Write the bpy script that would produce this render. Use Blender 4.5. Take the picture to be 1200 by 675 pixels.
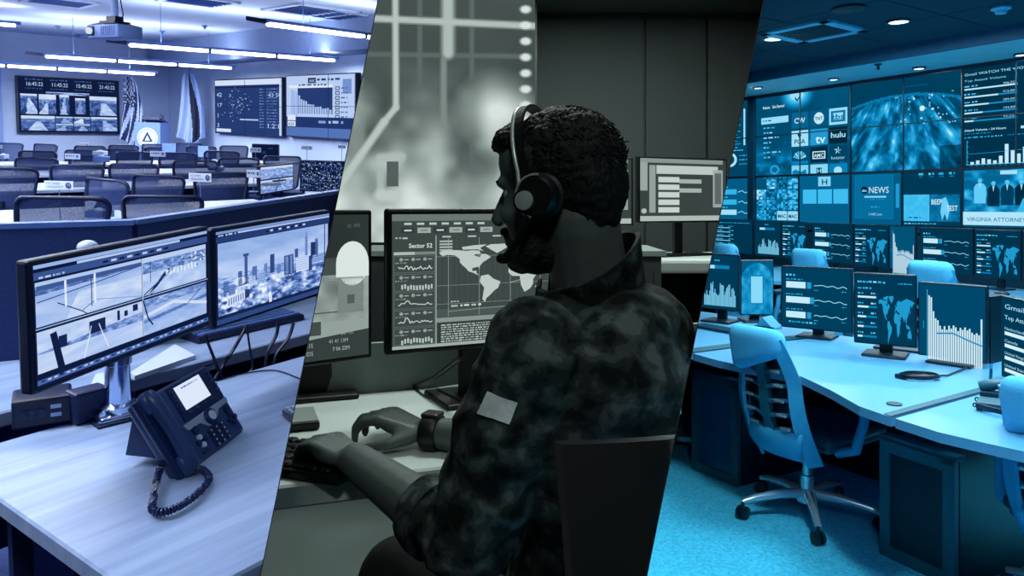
import bpy, bmesh, math, random
import numpy as np
from mathutils import Vector as V, Matrix

for o in list(bpy.data.objects): bpy.data.objects.remove(o)
scene = bpy.context.scene
COL = scene.collection
PI = math.pi
random.seed(7)

# ------------------------------------------------------------------ camera, world, exposure
F, CX, CY, EYE = 900.0, 600.0, 240.0, 1.5          # focal length and horizon in pixels of a 1200x675 frame; eye height
cam_d = bpy.data.cameras.new('camera'); cam = bpy.data.objects.new('camera', cam_d); COL.objects.link(cam)
cam_d.sensor_width = 36.0; cam_d.lens = 36.0 * F / 1200.0; cam_d.shift_y = -(337.5 - CY) / 1200.0
cam_d.clip_start = 0.02; cam_d.clip_end = 100
cam.location = (0, 0, EYE); cam.rotation_euler = (PI / 2, 0, 0)
scene.camera = cam
world = bpy.data.worlds.new('world'); scene.world = world; world.use_nodes = True
world.node_tree.nodes['Background'].inputs[0].default_value = (0.55, 0.68, 0.8, 1)
world.node_tree.nodes['Background'].inputs[1].default_value = 0.012
vs = scene.view_settings
vs.view_transform = 'Standard'; vs.look = 'None'; vs.exposure = 0.0; vs.gamma = 1.0; vs.use_curve_mapping = False

def area_light(room, name, loc, sx, sy, power, rgb=(1, 1, 1), parent=None, spread=PI):
    d = bpy.data.lights.new(name, 'AREA'); d.shape = 'RECTANGLE'; d.size = sx; d.size_y = sy
    d.energy = power; d.color = rgb; d.spread = spread
    o = bpy.data.objects.new(name, d); COL.objects.link(o)
    if parent is not None: o.parent = parent; o.location = loc
    else: o.matrix_world = room.M @ Matrix.Translation(V(loc))
    return o

# ------------------------------------------------------------------ three rooms around one standpoint
SL, SR = (-0.22896, 0.20444), (0.27365, 0.20296)   # leaning divider planes: x = s0*y + s1*z, measured from the eye
class Room:
    def __init__(s, M, pal):
        s.M = Matrix.Translation((0, 0, EYE)) @ M.to_4x4(); s.Ri = M.to_3x3().inverted(); s.objs = []; s.pal = pal; s.planes = []
    def ray(s, px, py): return s.Ri @ V(((px - CX) / F, 1.0, (CY - py) / F))
    def at(s, px, py, d):
        r = s.ray(px, py); return r * (d / r.y)
    def onz(s, px, py, z):
        r = s.ray(px, py); return r * (z / r.z)
    def onplane(s, px, py, p0, n):
        r = s.ray(px, py); return r * (V(p0).dot(V(n)) / r.dot(V(n)))
def lin(c):
    c /= 255.0
    return c / 12.92 if c <= 0.04045 else ((c + 0.055) / 1.055) ** 2.4
PAL_L = [(0, (3, 9, 26)), (.25, (26, 46, 98)), (.5, (84, 116, 184)), (.75, (160, 188, 238)), (1, (243, 248, 255))]
PAL_C = [(0, (0, 5, 5)), (.25, (38, 47, 46)), (.5, (92, 105, 102)), (.75, (160, 174, 169)), (1, (222, 234, 229))]
PAL_R = [(0, (0, 8, 14)), (.25, (0, 70, 104)), (.5, (8, 128, 184)), (.75, (66, 192, 244)), (1, (226, 247, 255))]
def duo(pal, v):
    v = min(1, max(0, v))
    for (a, ca), (b, cb) in zip(pal, pal[1:]):
        if v <= b:
            t = (v - a) / (b - a)
            return tuple(lin(ca[i] + (cb[i] - ca[i]) * t) for i in range(3))
TILT, ROLL = math.atan(95 / 900), 0.028             # the left room was photographed with another tilt of the lens
ROOM_L = Room(Matrix.Rotation(ROLL, 3, 'Y') @ Matrix.Rotation(TILT, 3, 'X'), PAL_L)
ROOM_C = Room(Matrix.Identity(3), PAL_C)
ROOM_R = Room(Matrix.Identity(3), PAL_R)
EYEV = V((0, 0, EYE))
EPS = .0006                                         # half a pixel of clearance along the dividers
ROOM_L.planes = [V((-1, SL[0] - EPS, SL[1])).normalized()]
ROOM_C.planes = [V((1, -SL[0] - EPS, -SL[1])).normalized(), V((-1, SR[0] - EPS, SR[1])).normalized()]
ROOM_R.planes = [V((1, -SR[0] - EPS, -SR[1])).normalized()]

# ------------------------------------------------------------------ materials (all node based)
MATS = {}
def mat(name, rgb, rough=0.55, metal=0.0, nz=0.12, ns=18.0, bump=0.0, stretch=(1, 1, 1), spec=0.4, alpha=1.0, rot=0.0, lo=None):
    if name in MATS: return MATS[name]
    m = bpy.data.materials.new(name); m.use_nodes = True; MATS[name] = m
    nt = m.node_tree; N = nt.nodes; L = nt.links
    b = N['Principled BSDF']; b.inputs['Roughness'].default_value = rough; b.inputs['Metallic'].default_value = metal
    b.inputs['Specular IOR Level'].default_value = spec
    tc = N.new('ShaderNodeTexCoord'); mp = N.new('ShaderNodeMapping'); mp.inputs['Scale'].default_value = stretch
    mp.inputs['Rotation'].default_value = (0, 0, rot)
    no = N.new('ShaderNodeTexNoise'); no.inputs['Scale'].default_value = ns; no.inputs['Detail'].default_value = 4
    rp = N.new('ShaderNodeValToRGB')
    c0 = lo if lo else tuple(c * (1 - nz) for c in rgb); c1 = rgb if lo else tuple(min(1, c * (1 + nz)) for c in rgb)
    rp.color_ramp.elements[0].position = .3; rp.color_ramp.elements[1].position = .7
    rp.color_ramp.elements[0].color = (*c0, 1); rp.color_ramp.elements[1].color = (*c1, 1)
    L.new(tc.outputs['Object'], mp.inputs[0]); L.new(mp.outputs[0], no.inputs['Vector'])
    L.new(no.outputs['Fac'], rp.inputs[0]); L.new(rp.outputs[0], b.inputs['Base Color'])
    if bump:
        bp = N.new('ShaderNodeBump'); bp.inputs['Strength'].default_value = bump; bp.inputs['Distance'].default_value = .01
        L.new(no.outputs['Fac'], bp.inputs['Height']); L.new(bp.outputs[0], b.inputs['Normal'])
    if alpha < 1: b.inputs['Alpha'].default_value = alpha
    return m
def dm(room, key, v, **k):                         # a grey value seen through the room's colour scale
    tag_ = 'L' if room is ROOM_L else 'C' if room is ROOM_C else 'R'
    return mat('%s_%s' % (key, tag_), duo(room.pal, v), **k)
def emitter(name, rgb, s):
    if name in MATS: return MATS[name]
    m = bpy.data.materials.new(name); m.use_nodes = True; MATS[name] = m
    nt = m.node_tree; nt.nodes.remove(nt.nodes['Principled BSDF'])
    e = nt.nodes.new('ShaderNodeEmission'); e.inputs[0].default_value = (*rgb, 1); e.inputs[1].default_value = s
    nt.links.new(e.outputs[0], nt.nodes['Material Output'].inputs[0]); return m
def attr_material(name, emission):
    m = bpy.data.materials.new(name); m.use_nodes = True; MATS[name] = m
    nt = m.node_tree; a = nt.nodes.new('ShaderNodeAttribute'); a.attribute_name = 'Col'
    b = nt.nodes['Principled BSDF']
    if emission:
        nt.nodes.remove(b); e = nt.nodes.new('ShaderNodeEmission')
        nt.links.new(a.outputs['Color'], e.inputs[0]); nt.links.new(e.outputs[0], nt.nodes['Material Output'].inputs[0])
    else:
        b.inputs['Roughness'].default_value = .7
        no = nt.nodes.new('ShaderNodeTexNoise'); no.inputs['Scale'].default_value = 60
        mr = nt.nodes.new('ShaderNodeMapRange'); mr.inputs[3].default_value = .9; mr.inputs[4].default_value = 1.06
        mx = nt.nodes.new('ShaderNodeVectorMath'); mx.operation = 'SCALE'
        nt.links.new(no.outputs['Fac'], mr.inputs[0]); nt.links.new(a.outputs['Color'], mx.inputs[0]); nt.links.new(mr.outputs[0], mx.inputs['Scale'])
        nt.links.new(mx.outputs[0], b.inputs['Base Color'])
    return m
DISPLAY = attr_material('lit_display', True)
PRINT = attr_material('printed_face', False)

# ------------------------------------------------------------------ mesh building
def rotz(a): return Matrix.Rotation(a, 3, 'Z')
def frame(x, z):                                   # orthonormal 3x3 with columns x, y, z
    x = V(x).normalized(); y = V(z).cross(x).normalized(); z = x.cross(y)
    return Matrix((x, y, z)).transposed()
class MB:
    def __init__(s): s.v = []; s.f = []; s.c = None
    def add(s, vs, fs):
        n = len(s.v); s.v += [V(p) for p in vs]; s.f += [[i + n for i in q] for q in fs]; return s
    def box(s, c, d, R=None):
        h = V(d) / 2; c = V(c)
        P = [V((sx * h.x, sy * h.y, sz * h.z)) for sz in (-1, 1) for sy in (-1, 1) for sx in (-1, 1)]
        if R is not None: P = [R @ p for p in P]
        return s.add([p + c for p in P], [(0, 2, 3, 1), (4, 5, 7, 6), (0, 1, 5, 4), (2, 6, 7, 3), (1, 3, 7, 5), (0, 4, 6, 2)])
    def rbox(s, c, d, r, R=None, seg=2):
        bm = bmesh.new(); bmesh.ops.create_cube(bm, size=1)
        for v in bm.verts: v.co = V((v.co.x * d[0], v.co.y * d[1], v.co.z * d[2]))
        bmesh.ops.bevel(bm, geom=bm.edges[:], offset=min(r, min(d) * .49), segments=seg, profile=.5, affect='EDGES')
        bm.verts.index_update(); c = V(c)
        s.add([((R @ v.co) if R is not None else v.co) + c for v in bm.verts], [[v.index for v in f.verts] for f in bm.faces]); bm.free(); return s
    def bar(s, p, q, w, t, up=(0, 0, 1)):
        p = V(p); q = V(q); x = q - p; L = x.length
        u = V(up)
        if abs(x.normalized().dot(u)) > .99: u = V((0, 1, 0))
        return s.box((p + q) / 2, (L, w, t), frame(x, u - x * (u.dot(x) / x.dot(x))))
    def tube(s, path, r, n=8, caps=True, closed=False):
        P = [V(p) for p in path]; m = len(P); R = r if isinstance(r, (list, tuple)) else [r] * m
        ref = None; rings = []
        for i in range(m):
            a = P[(i - 1) % m] if (i or closed) else P[0]; b = P[(i + 1) % m] if (i < m - 1 or closed) else P[-1]
            t = (b - a).normalized()
            if ref is None:
                ref = V((0, 0, 1)) if abs(t.z) < .9 else V((1, 0, 0))
            x = (ref - t * ref.dot(t)).normalized(); y = t.cross(x); ref = x
            rings.append([P[i] + x * (R[i] * math.cos(2 * PI * k / n)) + y * (R[i] * math.sin(2 * PI * k / n)) for k in range(n)])
        vs = [p for g in rings for p in g]; fs = []
        for i in range(m if closed else m - 1):
            j = (i + 1) % m
            fs += [(i * n + k, i * n + (k + 1) % n, j * n + (k + 1) % n, j * n + k) for k in range(n)]
        if caps and not closed: fs += [list(range(n))[::-1], [(m - 1) * n + k for k in range(n)]]
        return s.add(vs, fs)
    def lathe(s, prof, n=20, c=(0, 0, 0), R=None):
        vs = []; m = len(prof); c = V(c)
        for (r, z) in prof:
            for k in range(n):
                p = V((r * math.cos(2 * PI * k / n), r * math.sin(2 * PI * k / n), z)); vs.append((R @ p if R is not None else p) + c)
        fs = [(i * n + k, i * n + (k + 1) % n, (i + 1) * n + (k + 1) % n, (i + 1) * n + k) for i in range(m - 1) for k in range(n)]
        fs += [list(range(n))[::-1], [(m - 1) * n + k for k in range(n)]]
        return s.add(vs, fs)
    def prism(s, pts, off):
        P = [V(p) for p in pts]; off = V(off); n = len(P)
        return s.add(P + [p + off for p in P], [list(range(n))[::-1], list(range(n, 2 * n))] + [(i, (i + 1) % n, (i + 1) % n + n, i + n) for i in range(n)])
    def ell(s, c, r, R=None, nu=16, nv=10):
        vs = []; c = V(c); r = V(r) if not isinstance(r, (int, float)) else V((r, r, r))
        for j in range(nv + 1):
            th = PI * j / nv
            for i in range(nu):
                ph = 2 * PI * i / nu; p = V((r.x * math.sin(th) * math.cos(ph), r.y * math.sin(th) * math.sin(ph), r.z * math.cos(th)))
                vs.append((R @ p if R is not None else p) + c)
        return s.add(vs, [(j * nu + i, (j + 1) * nu + i, (j + 1) * nu + (i + 1) % nu, j * nu + (i + 1) % nu) for j in range(nv) for i in range(nu)])
    def grid(s, fn, nu, nv, thick=0.0):
        vs = [V(fn(i / nu, j / nv)) for j in range(nv + 1) for i in range(nu + 1)]
        fs = [(j * (nu + 1) + i, j * (nu + 1) + i + 1, (j + 1) * (nu + 1) + i + 1, (j + 1) * (nu + 1) + i) for j in range(nv) for i in range(nu)]
        return s.add(vs, fs)
    def build(s, name, material, parent=None, smooth=None, weld=False):
        me = bpy.data.meshes.new(name); me.from_pydata([tuple(p) for p in s.v], [], s.f)
        if s.c is not None:
            at = me.color_attributes.new('Col', 'FLOAT_COLOR', 'CORNER')
            arr = np.ones((len(me.loops), 4), dtype=np.float32)
            cnt = np.array([len(f) for f in s.f]); arr[:, :3] = np.repeat(np.array(s.c, dtype=np.float32), cnt, axis=0)
            at.data.foreach_set('color', arr.ravel())
        else:
            bm = bmesh.new(); bm.from_mesh(me)
            if weld: bmesh.ops.remove_doubles(bm, verts=bm.verts, dist=1e-5)
            bmesh.ops.recalc_face_normals(bm, faces=bm.faces[:]); bm.to_mesh(me); bm.free()
        if smooth is not None:
            me.shade_smooth(); me.set_sharp_from_angle(angle=math.radians(smooth))
        me.materials.append(material)
        o = bpy.data.objects.new(name, me); COL.objects.link(o)
        if parent is not None: o.parent = parent
        return o
def cyl(p, q, r, n=12): return MB().tube([p, q], r, n)

# ------------------------------------------------------------------ things
def props(o, label=None, cat=None, group=None, kind=None):
    if label: o['label'] = label
    if cat: o['category'] = cat
    if group: o['group'] = group
    if kind: o['kind'] = kind
    return o
def place(room, o, loc=(0, 0, 0), R=None):
    m = Matrix.Translation(V(loc))
    if R is not None: m = m @ (rotz(R) if isinstance(R, (int, float)) else R).to_4x4()
    o.matrix_world = room.M @ m; room.objs.append(o); return o
def thing(room, name, label, cat, loc=(0, 0, 0), R=None, group=None):
    o = bpy.data.objects.new(name, None); o.empty_display_size = .05; COL.objects.link(o)
    props(o, label, cat, group); return place(room, o, loc, R)
def single(room, name, mb, material, label, cat, loc=(0, 0, 0), R=None, group=None, smooth=None):
    o = mb.build(name, material, None, smooth); props(o, label, cat, group); return place(room, o, loc, R)
def struct(room, name, mb, material, parent=None, smooth=None):
    o = mb.build(name, material, parent, smooth)
    if parent is None: o['kind'] = 'structure'; place(room, o)
    return o
def dup(room, root, loc, R, label, group=None, scale=None):
    def cp(o, par):
        c = o.copy(); COL.objects.link(c)
        if par is not None: c.parent = par; c.matrix_parent_inverse = o.matrix_parent_inverse.copy(); c.matrix_basis = o.matrix_basis.copy()
        for ch in list(o.children): cp(ch, c)
        return c
    r = cp(root, None); r['label'] = label
    if group: r['group'] = group
    place(room, r, loc, R)
    if scale: r.scale = scale
    return r

# ------------------------------------------------------------------ flat drawn content (screens, signs): polygons on a face
GLYPH = {}
def glyphs(txt, bold=False):
    if (txt, bold) in GLYPH: return GLYPH[(txt, bold)]
    cu = bpy.data.curves.new('t', 'FONT'); cu.body = txt; cu.size = 1; cu.resolution_u = 2
    if bold: cu.offset = .018
    ob = bpy.data.objects.new('t', cu); COL.objects.link(ob)
    dg = bpy.context.evaluated_depsgraph_get(); me = ob.evaluated_get(dg).to_mesh()
    vs = [(v.co.x, v.co.y) for v in me.vertices]; fs = [list(p.vertices) for p in me.polygons]
    ob.evaluated_get(dg).to_mesh_clear(); bpy.data.objects.remove(ob); bpy.data.curves.remove(cu)
    w = max([v[0] for v in vs] or [1])
    GLYPH[(txt, bold)] = (vs, fs, w); return GLYPH[(txt, bold)]
class Canvas:
    """units: W x H, origin top left; lies in the local xz plane, facing -y"""
    def __init__(s, room, W, H, w, h, step=0.0004, bg=None):
        s.room = room; s.W = W; s.H = H; s.w = w; s.h = h; s.step = step; s.m = MB(); s.m.c = []
        s.cache = {}
        if bg is not None: s.rect(0, 0, W, H, bg, 0)
    def pt(s, u, v, k): return V(((u / s.W - .5) * s.w, -s.step * k, (.5 - v / s.H) * s.h))
    def col(s, g):
        g = round(g, 3)
        if g not in s.cache: s.cache[g] = duo(s.room.pal, g)
        return s.cache[g]
    def poly(s, pts, g, k=1):
        n = len(s.m.v); s.m.v += [s.pt(u, v, k) for u, v in pts]; s.m.f.append(list(range(n, n + len(pts)))[::-1]); s.m.c.append(s.col(g))
    def rect(s, u, v, w, h, g, k=1): s.poly([(u, v), (u + w, v), (u + w, v + h), (u, v + h)], g, k)
    def frame(s, u, v, w, h, t, g, k=2):
        s.rect(u, v, w, t, g, k); s.rect(u, v + h - t, w, t, g, k); s.rect(u, v, t, h, g, k); s.rect(u + w - t, v, t, h, g, k)
    def line(s, pts, t, g, k=3):
        for (a, b), (c, d) in zip(pts, pts[1:]):
            L = math.hypot(c - a, d - b) or 1; nx, ny = -(d - b) / L * t / 2, (c - a) / L * t / 2
            s.poly([(a + nx, b + ny), (c + nx, d + ny), (c - nx, d - ny), (a - nx, b - ny)], g, k)
    def ring(s, u, v, r0, r1, g, k=3, n=28, a0=0, a1=2 * PI):
        P = [(a0 + (a1 - a0) * i / n) for i in range(n + 1)]
        for a, b in zip(P, P[1:]):
            s.poly([(u + r0 * math.cos(a), v + r0 * math.sin(a)), (u + r1 * math.cos(a), v + r1 * math.sin(a)), (u + r1 * math.cos(b), v + r1 * math.sin(b)), (u + r0 * math.cos(b), v + r0 * math.sin(b))], g, k)
    def disc(s, u, v, r, g, k=2, n=24, ry=None):
        s.poly([(u + r * math.cos(2 * PI * i / n), v + (ry or r) * math.sin(2 * PI * i / n)) for i in range(n)], g, k)
    def text(s, u, v, txt, size, g, k=4, width=None, center=False, bold=False):   # v is the baseline
        vs, fs, w = glyphs(txt, bold); sx = size if width is None else width / w
        if center: u -= w * sx / 2
        n = len(s.m.v); s.m.v += [s.pt(u + x * sx, v - y * size, k) for x, y in vs]
        for f in fs: s.m.f.append([i + n for i in f]); s.m.c.append(s.col(g))
    def words(s, u, v, w, h, g, k=4, seed=1, fill=.8):               # a line of writing too small to read
        r = random.Random(seed); x = u
        while x < u + w:
            L = min(h * r.uniform(.8, 3.4), u + w - x); y0 = v + h * r.uniform(0, .15); s.rect(x, y0, L * fill, h * .8, g * r.uniform(.8, 1.05), k); x += L + h * .4
    def raster(s, u, v, w, h, nx, ny, fn, k=1):
        for j in range(ny):
            for i in range(nx):
                s.rect(u + w * i / nx, v + h * j / ny, w / nx * 1.002, h / ny * 1.002, fn((i + .5) / nx, (j + .5) / ny), k)
    def build(s, name, parent, loc=(0, 0, 0), lit=True, R=None):
        o = s.m.build(name, DISPLAY if lit else PRINT, parent); o.location = loc
        if R is not None: o.rotation_euler = R.to_euler()
        return o
_rs = np.random.RandomState(3); _nz = _rs.rand(64, 64)
def vnoise(x, y):
    xi, yi = math.floor(x), math.floor(y); fx, fy = x - xi, y - yi; fx = fx * fx * (3 - 2 * fx); fy = fy * fy * (3 - 2 * fy)
    g = lambda a, b: _nz[b % 64, a % 64]
    return (g(xi, yi) * (1 - fx) + g(xi + 1, yi) * fx) * (1 - fy) + (g(xi, yi + 1) * (1 - fx) + g(xi + 1, yi + 1) * fx) * fy
def fbm(x, y, o=4):
    t = 0; a = .5
    for _ in range(o): t += a * vnoise(x, y); x = x * 2.03 + 11.3; y = y * 2.03 + 5.7; a *= .5
    return t / (1 - .5 ** o)
WORLD = {  # coarse outlines of the continents in longitude / latitude
 'na': [(-168, 66), (-156, 71), (-128, 70), (-110, 68), (-95, 69), (-82, 68), (-78, 60), (-93, 59), (-92, 56), (-80, 52), (-78, 60), (-66, 59), (-56, 52), (-66, 45), (-74, 40), (-81, 31), (-81, 25), (-84, 30), (-97, 27), (-97, 20), (-88, 21), (-88, 16), (-83, 10), (-78, 8), (-86, 11), (-95, 16), (-105, 20), (-113, 30), (-118, 34), (-124, 42), (-124, 49), (-134, 58), (-150, 60), (-160, 57), (-165, 61)],
 'gl': [(-56, 82), (-25, 83), (-20, 74), (-42, 61), (-54, 68), (-68, 78)], 'ar': [(-120, 77), (-90, 81), (-65, 82), (-80, 74), (-72, 66), (-85, 71), (-117, 71)],
 'sa': [(-78, 8), (-62, 11), (-50, 0), (-35, -7), (-40, -22), (-48, -27), (-57, -37), (-66, -45), (-69, -54), (-75, -47), (-71, -20), (-81, -5)],
 'af': [(-6, 36), (10, 37), (11, 33), (32, 31), (43, 12), (51, 11), (40, -5), (40, -16), (33, -27), (20, -35), (12, -18), (9, 4), (-8, 5), (-17, 14), (-16, 24)],
 'eu': [(-9, 37), (-9, 43), (-1, 44), (-4, 48), (8, 54), (12, 56), (6, 59), (14, 66), (28, 71), (42, 67), (60, 69), (75, 72), (105, 77), (140, 73), (170, 69), (180, 66), (162, 60), (157, 52), (140, 59), (135, 44), (127, 36), (121, 39), (121, 30), (108, 20), (106, 9), (103, 2), (99, 10), (91, 22), (80, 8), (72, 21), (57, 26), (44, 13), (35, 29), (36, 36), (27, 37), (22, 37), (12, 45), (18, 40), (14, 41), (9, 44), (0, 40)],
 'au': [(114, -22), (130, -12), (142, -11), (153, -27), (149, -38), (137, -34), (116, -35)], 'uk': [(-5, 50), (1, 52), (-3, 58), (-6, 57)], 'jp': [(131, 32), (141, 36), (145, 44), (140, 42)], 'md': [(44, -24), (50, -16), (47, -25)], 'id': [(96, 4), (106, -7), (119, -9), (140, -8), (131, -2), (118, 2)]}
def worldmap(cv, u, v, w, h, g, k=2):
    for P in WORLD.values(): cv.poly([(u + (x + 170) / 350 * w, v + (84 - y) / 140 * h) for x, y in P], g, k)
# ------------------------------------------------------------------ two added leaning walls, edge-on to the eye, that keep each room's light apart
def divider(name, s, y0, y1, m):
    def pt(y, z, t):
        return V((s[0] * y + s[1] * z + t, y, z))
    mb = MB(); Z = ((-1.75, 2.3))
    def half(y): return y * .0004
    P = []
    for y in (y0, y1):
        for z in Z:
            for t in (-1, 1): P.append(pt(y, z, t * half(y)))
    mb.add(P, [(0, 1, 3, 2), (4, 6, 7, 5), (0, 4, 5, 1), (2, 3, 7, 6), (0, 2, 6, 4), (1, 5, 7, 3)])
    o = mb.build(name, m); o['kind'] = 'structure'; o.matrix_world = Matrix.Translation((0, 0, EYE)); return o
DIVM = mat('divider_paint', (.05, .06, .065), rough=.9, nz=.1)
divider('wall_divider_left', SL, .9, 19.5, DIVM)
divider('wall_divider_right', SR, 1.05, 14.5, DIVM)
# ================================================================== LEFT ROOM: emergency operations room, blue
RL = ROOM_L
A_ = V((.688, .725, 0)).normalized(); B_ = V((-A_.y, A_.x, 0)); YAW_A = math.atan2(A_.y, A_.x)
ZF, ZD, ZC = -1.42, -.67, 1.5                      # floor, desk and ceiling measured from the eye
wallm = mat('wall_paint_L', tuple(lin(v) for v in (172, 192, 226)), rough=.8, nz=.04, ns=3)
ceilm = mat('ceiling_paint_L', tuple(lin(v) for v in (176, 194, 226)), rough=.85, nz=.07, ns=.6, stretch=(1, 1, 1))
floorm = dm(RL, 'carpet_tile', .3, rough=.95, nz=.2, ns=60)
black = dm(RL, 'black_plastic', .13, rough=.4, nz=.1)
dark = dm(RL, 'dark_plastic', .2, rough=.45, nz=.1)
slate = dm(RL, 'slate_fabric', .27, rough=.9, nz=.15, ns=120)
greym = dm(RL, 'grey_metal', .5, rough=.35, nz=.06)
whitem = dm(RL, 'white_plastic', .84, rough=.4, nz=.03)
paperm = dm(RL, 'paper', .88, rough=.8, nz=.03)
chrome = mat('chrome_L', duo(PAL_L, .85), rough=.15, metal=1.0, nz=.04)
deskm = mat('wood_laminate_L', tuple(lin(v) for v in (160, 183, 222)), rough=.38, ns=2.2, stretch=(1.2, 16, 4), spec=.4, lo=tuple(lin(v) for v in (128, 153, 200)))
tablem = mat('pale_laminate_L', tuple(lin(v) for v in (180, 198, 230)), rough=.35, nz=.05, ns=4)
tubem = emitter('fluorescent_tube', (1.0, 1.0, 1.0), 7.0)

# ---- shell: the room's far corner points away from the viewer
P20 = RL.at(20, 120, 15.2); P20.z = 0
KT = 2.95; CORN = P20 + A_ * KT
def wall_slab(p, q, z0, z1, t, nrm):
    return MB().prism([(p.x, p.y, z0), (q.x, q.y, z0), (q.x, q.y, z1), (p.x, p.y, z1)], V(nrm) * t)
struct(RL, 'wall_back_left', wall_slab(P20 - A_ * 9, CORN, ZF, ZC, .15, -V((A_.y, -A_.x, 0))), wallm)
struct(RL, 'wall_back_right', wall_slab(CORN, CORN - B_ * 14, ZF, ZC, .15, -V((-A_.x, -A_.y, 0))), wallm)
BACKL = P20 - A_ * 9; ENDR = CORN - B_ * 14
shell = [(BACKL.x, BACKL.y), (CORN.x, CORN.y), (ENDR.x, ENDR.y), (2.0, .2), (-1.2, .05), (-9, 1.2)]
struct(RL, 'floor', MB().prism([(x, y, ZF) for x, y in shell], (0, 0, -.1)), floorm)
struct(RL, 'ceiling', MB().prism([(x, y, ZC) for x, y in shell], (0, 0, .1)), ceilm)
struct(RL, 'wall_side_left', MB().prism([(-9, 1.2, ZF), (BACKL.x, BACKL.y, ZF), (BACKL.x, BACKL.y, ZC), (-9, 1.2, ZC)], (-.12, 0, 0)), wallm)
# bulkhead over the right-hand screens
s0 = CORN - B_ * .3; s1 = CORN - B_ * 14
blk = MB().prism([(p.x, p.y, 1.02) for p in (s0, s1, s1 - A_ * .55, s0 - A_ * .55)], (0, 0, ZC - 1.02))
struct(RL, 'trim_bulkhead', blk, mat('bulkhead_paint_L', tuple(lin(v) for v in (128, 150, 192)), rough=.8, nz=.04))
# pilaster left of the screen
pc = P20 - A_ * .32
struct(RL, 'trim_pilaster', MB().box((pc.x, pc.y, (ZF + ZC) / 2), (.1, .14, ZC - ZF - .01), rotz(YAW_A)), dm(RL, 'pilaster', .62, nz=.03))
pc = P20 - A_ * .72
struct(RL, 'trim_door_frame', MB().box((pc.x, pc.y, (ZF + ZC) / 2 - .1), (.35, .1, ZC - ZF - .2), rotz(YAW_A)), dm(RL, 'door_frame', .42, nz=.03))

# ---- pendant fluorescent fixtures
def pendant(name_px, segs, z, label, w=.09, power=0):
    p = RL.onz(*name_px[0], z); q = RL.onz(*name_px[1], z)
    d = (q - p); L = d.length; root = thing(RL, 'pendant_light', label, 'ceiling light', p, frame(d, (0, 0, 1)), 'pendant strip lights')
    hs = MB(); hs.rbox((L / 2, 0, .035), (L + .1, w * .75, .05), .012); hs.build('housing', greym, root)
    e = MB(); e.prism([(-.26, 0, .012), (-.02, -w * .42, .0), (-.02, w * .42, .0)], (0, 0, .05)); e.build('end_cap', dark, root)
    n = len(segs)
    for i, (a, b) in enumerate(segs):
        t = MB(); t.rbox(((a + b) / 2 * L, 0, .0), ((b - a) * L - .03, w, .045), .018); t.build('tube', tubem, root)
        if i < n - 1:
            j = MB(); j.box((b * L, 0, .002), (.03, w * 1.1, .06)); j.build('joint', dark, root)
    for f in (.14, .86):
        MB().tube([(L * f, 0, .05), (L * f, 0, ZC - z)], .004, 6).build('hanger_wire', greym, root)
    if power:
        area_light(RL, 'strip_glow', (L / 2, 0, -.03), L, w, power * .22, (.95, .97, 1.0), root)
        area_light(RL, 'strip_uplight', (L / 2, 0, .068), L, w, power * .06, (.95, .97, 1.0), root).rotation_euler = (PI, 0, 0)
    return root
T3 = [(0, .355), (.355, .68), (.68, 1)]
pendant(((52, 66), (272, 80)), T3, .85, 'long pendant fluorescent strip light above the flags, middle of three stacked rows', power=420)
pendant(((-60, 73.5), (182, 87)), [(0, .25), (.25, .49), (.49, .74), (.74, 1)], .72, 'lowest and farthest pendant fluorescent strip light above the left video wall', power=420)
pendant(((150, 52.5), (393, 71)), T3, .9, 'long pendant fluorescent strip light just below the ceiling projector', power=420)
pendant(((312, 28), (560, 60)), [(0, .4), (.4, .7), (.7, 1)], 1.08, 'pendant fluorescent strip light at the upper right above the right screens', power=350)
pendant(((-330, 3), (20, 30)), [(0, .25), (.25, .5), (.5, .75), (.75, 1)], 1.22, 'pendant fluorescent strip light cut by the left edge of the picture', power=420)
# fixtures of the same kind over the foreground desks, out of view above
for (x, y, pw, lb) in ((-2.3, 1.2, 210, 'pendant fluorescent strip light above the telephone desk, over the picture'), (-3.4, 3.6, 260, 'pendant fluorescent strip light above the nearest chair row, over the picture'), (-5.6, 5.2, 320, 'pendant fluorescent strip light above the left tables, over the picture')):
    rt = thing(RL, 'pendant_light', lb, 'ceiling light', (x, y, 1.22), YAW_A, 'pendant strip lights over the desks')
    MB().rbox((0, 0, .035), (2.6, .09, .05), .012).build('housing', greym, rt); MB().rbox((0, 0, 0), (2.6, .1, .045), .018).build('tube', tubem, rt)
    MB().tube([(-1, 0, .05), (-1, 0, ZC - 1.22)], .004, 6).build('hanger_wire', greym, rt); MB().tube([(1, 0, .05), (1, 0, ZC - 1.22)], .004, 6).build('hanger_wire', greym, rt)
    area_light(RL, 'strip_glow', (0, 0, -.03), 2.6, .1, pw * .36, (.95, .97, 1), rt)
    area_light(RL, 'strip_uplight', (0, 0, .068), 2.6, .1, pw * .16, (.95, .97, 1), rt).rotation_euler = (PI, 0, 0)

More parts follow.
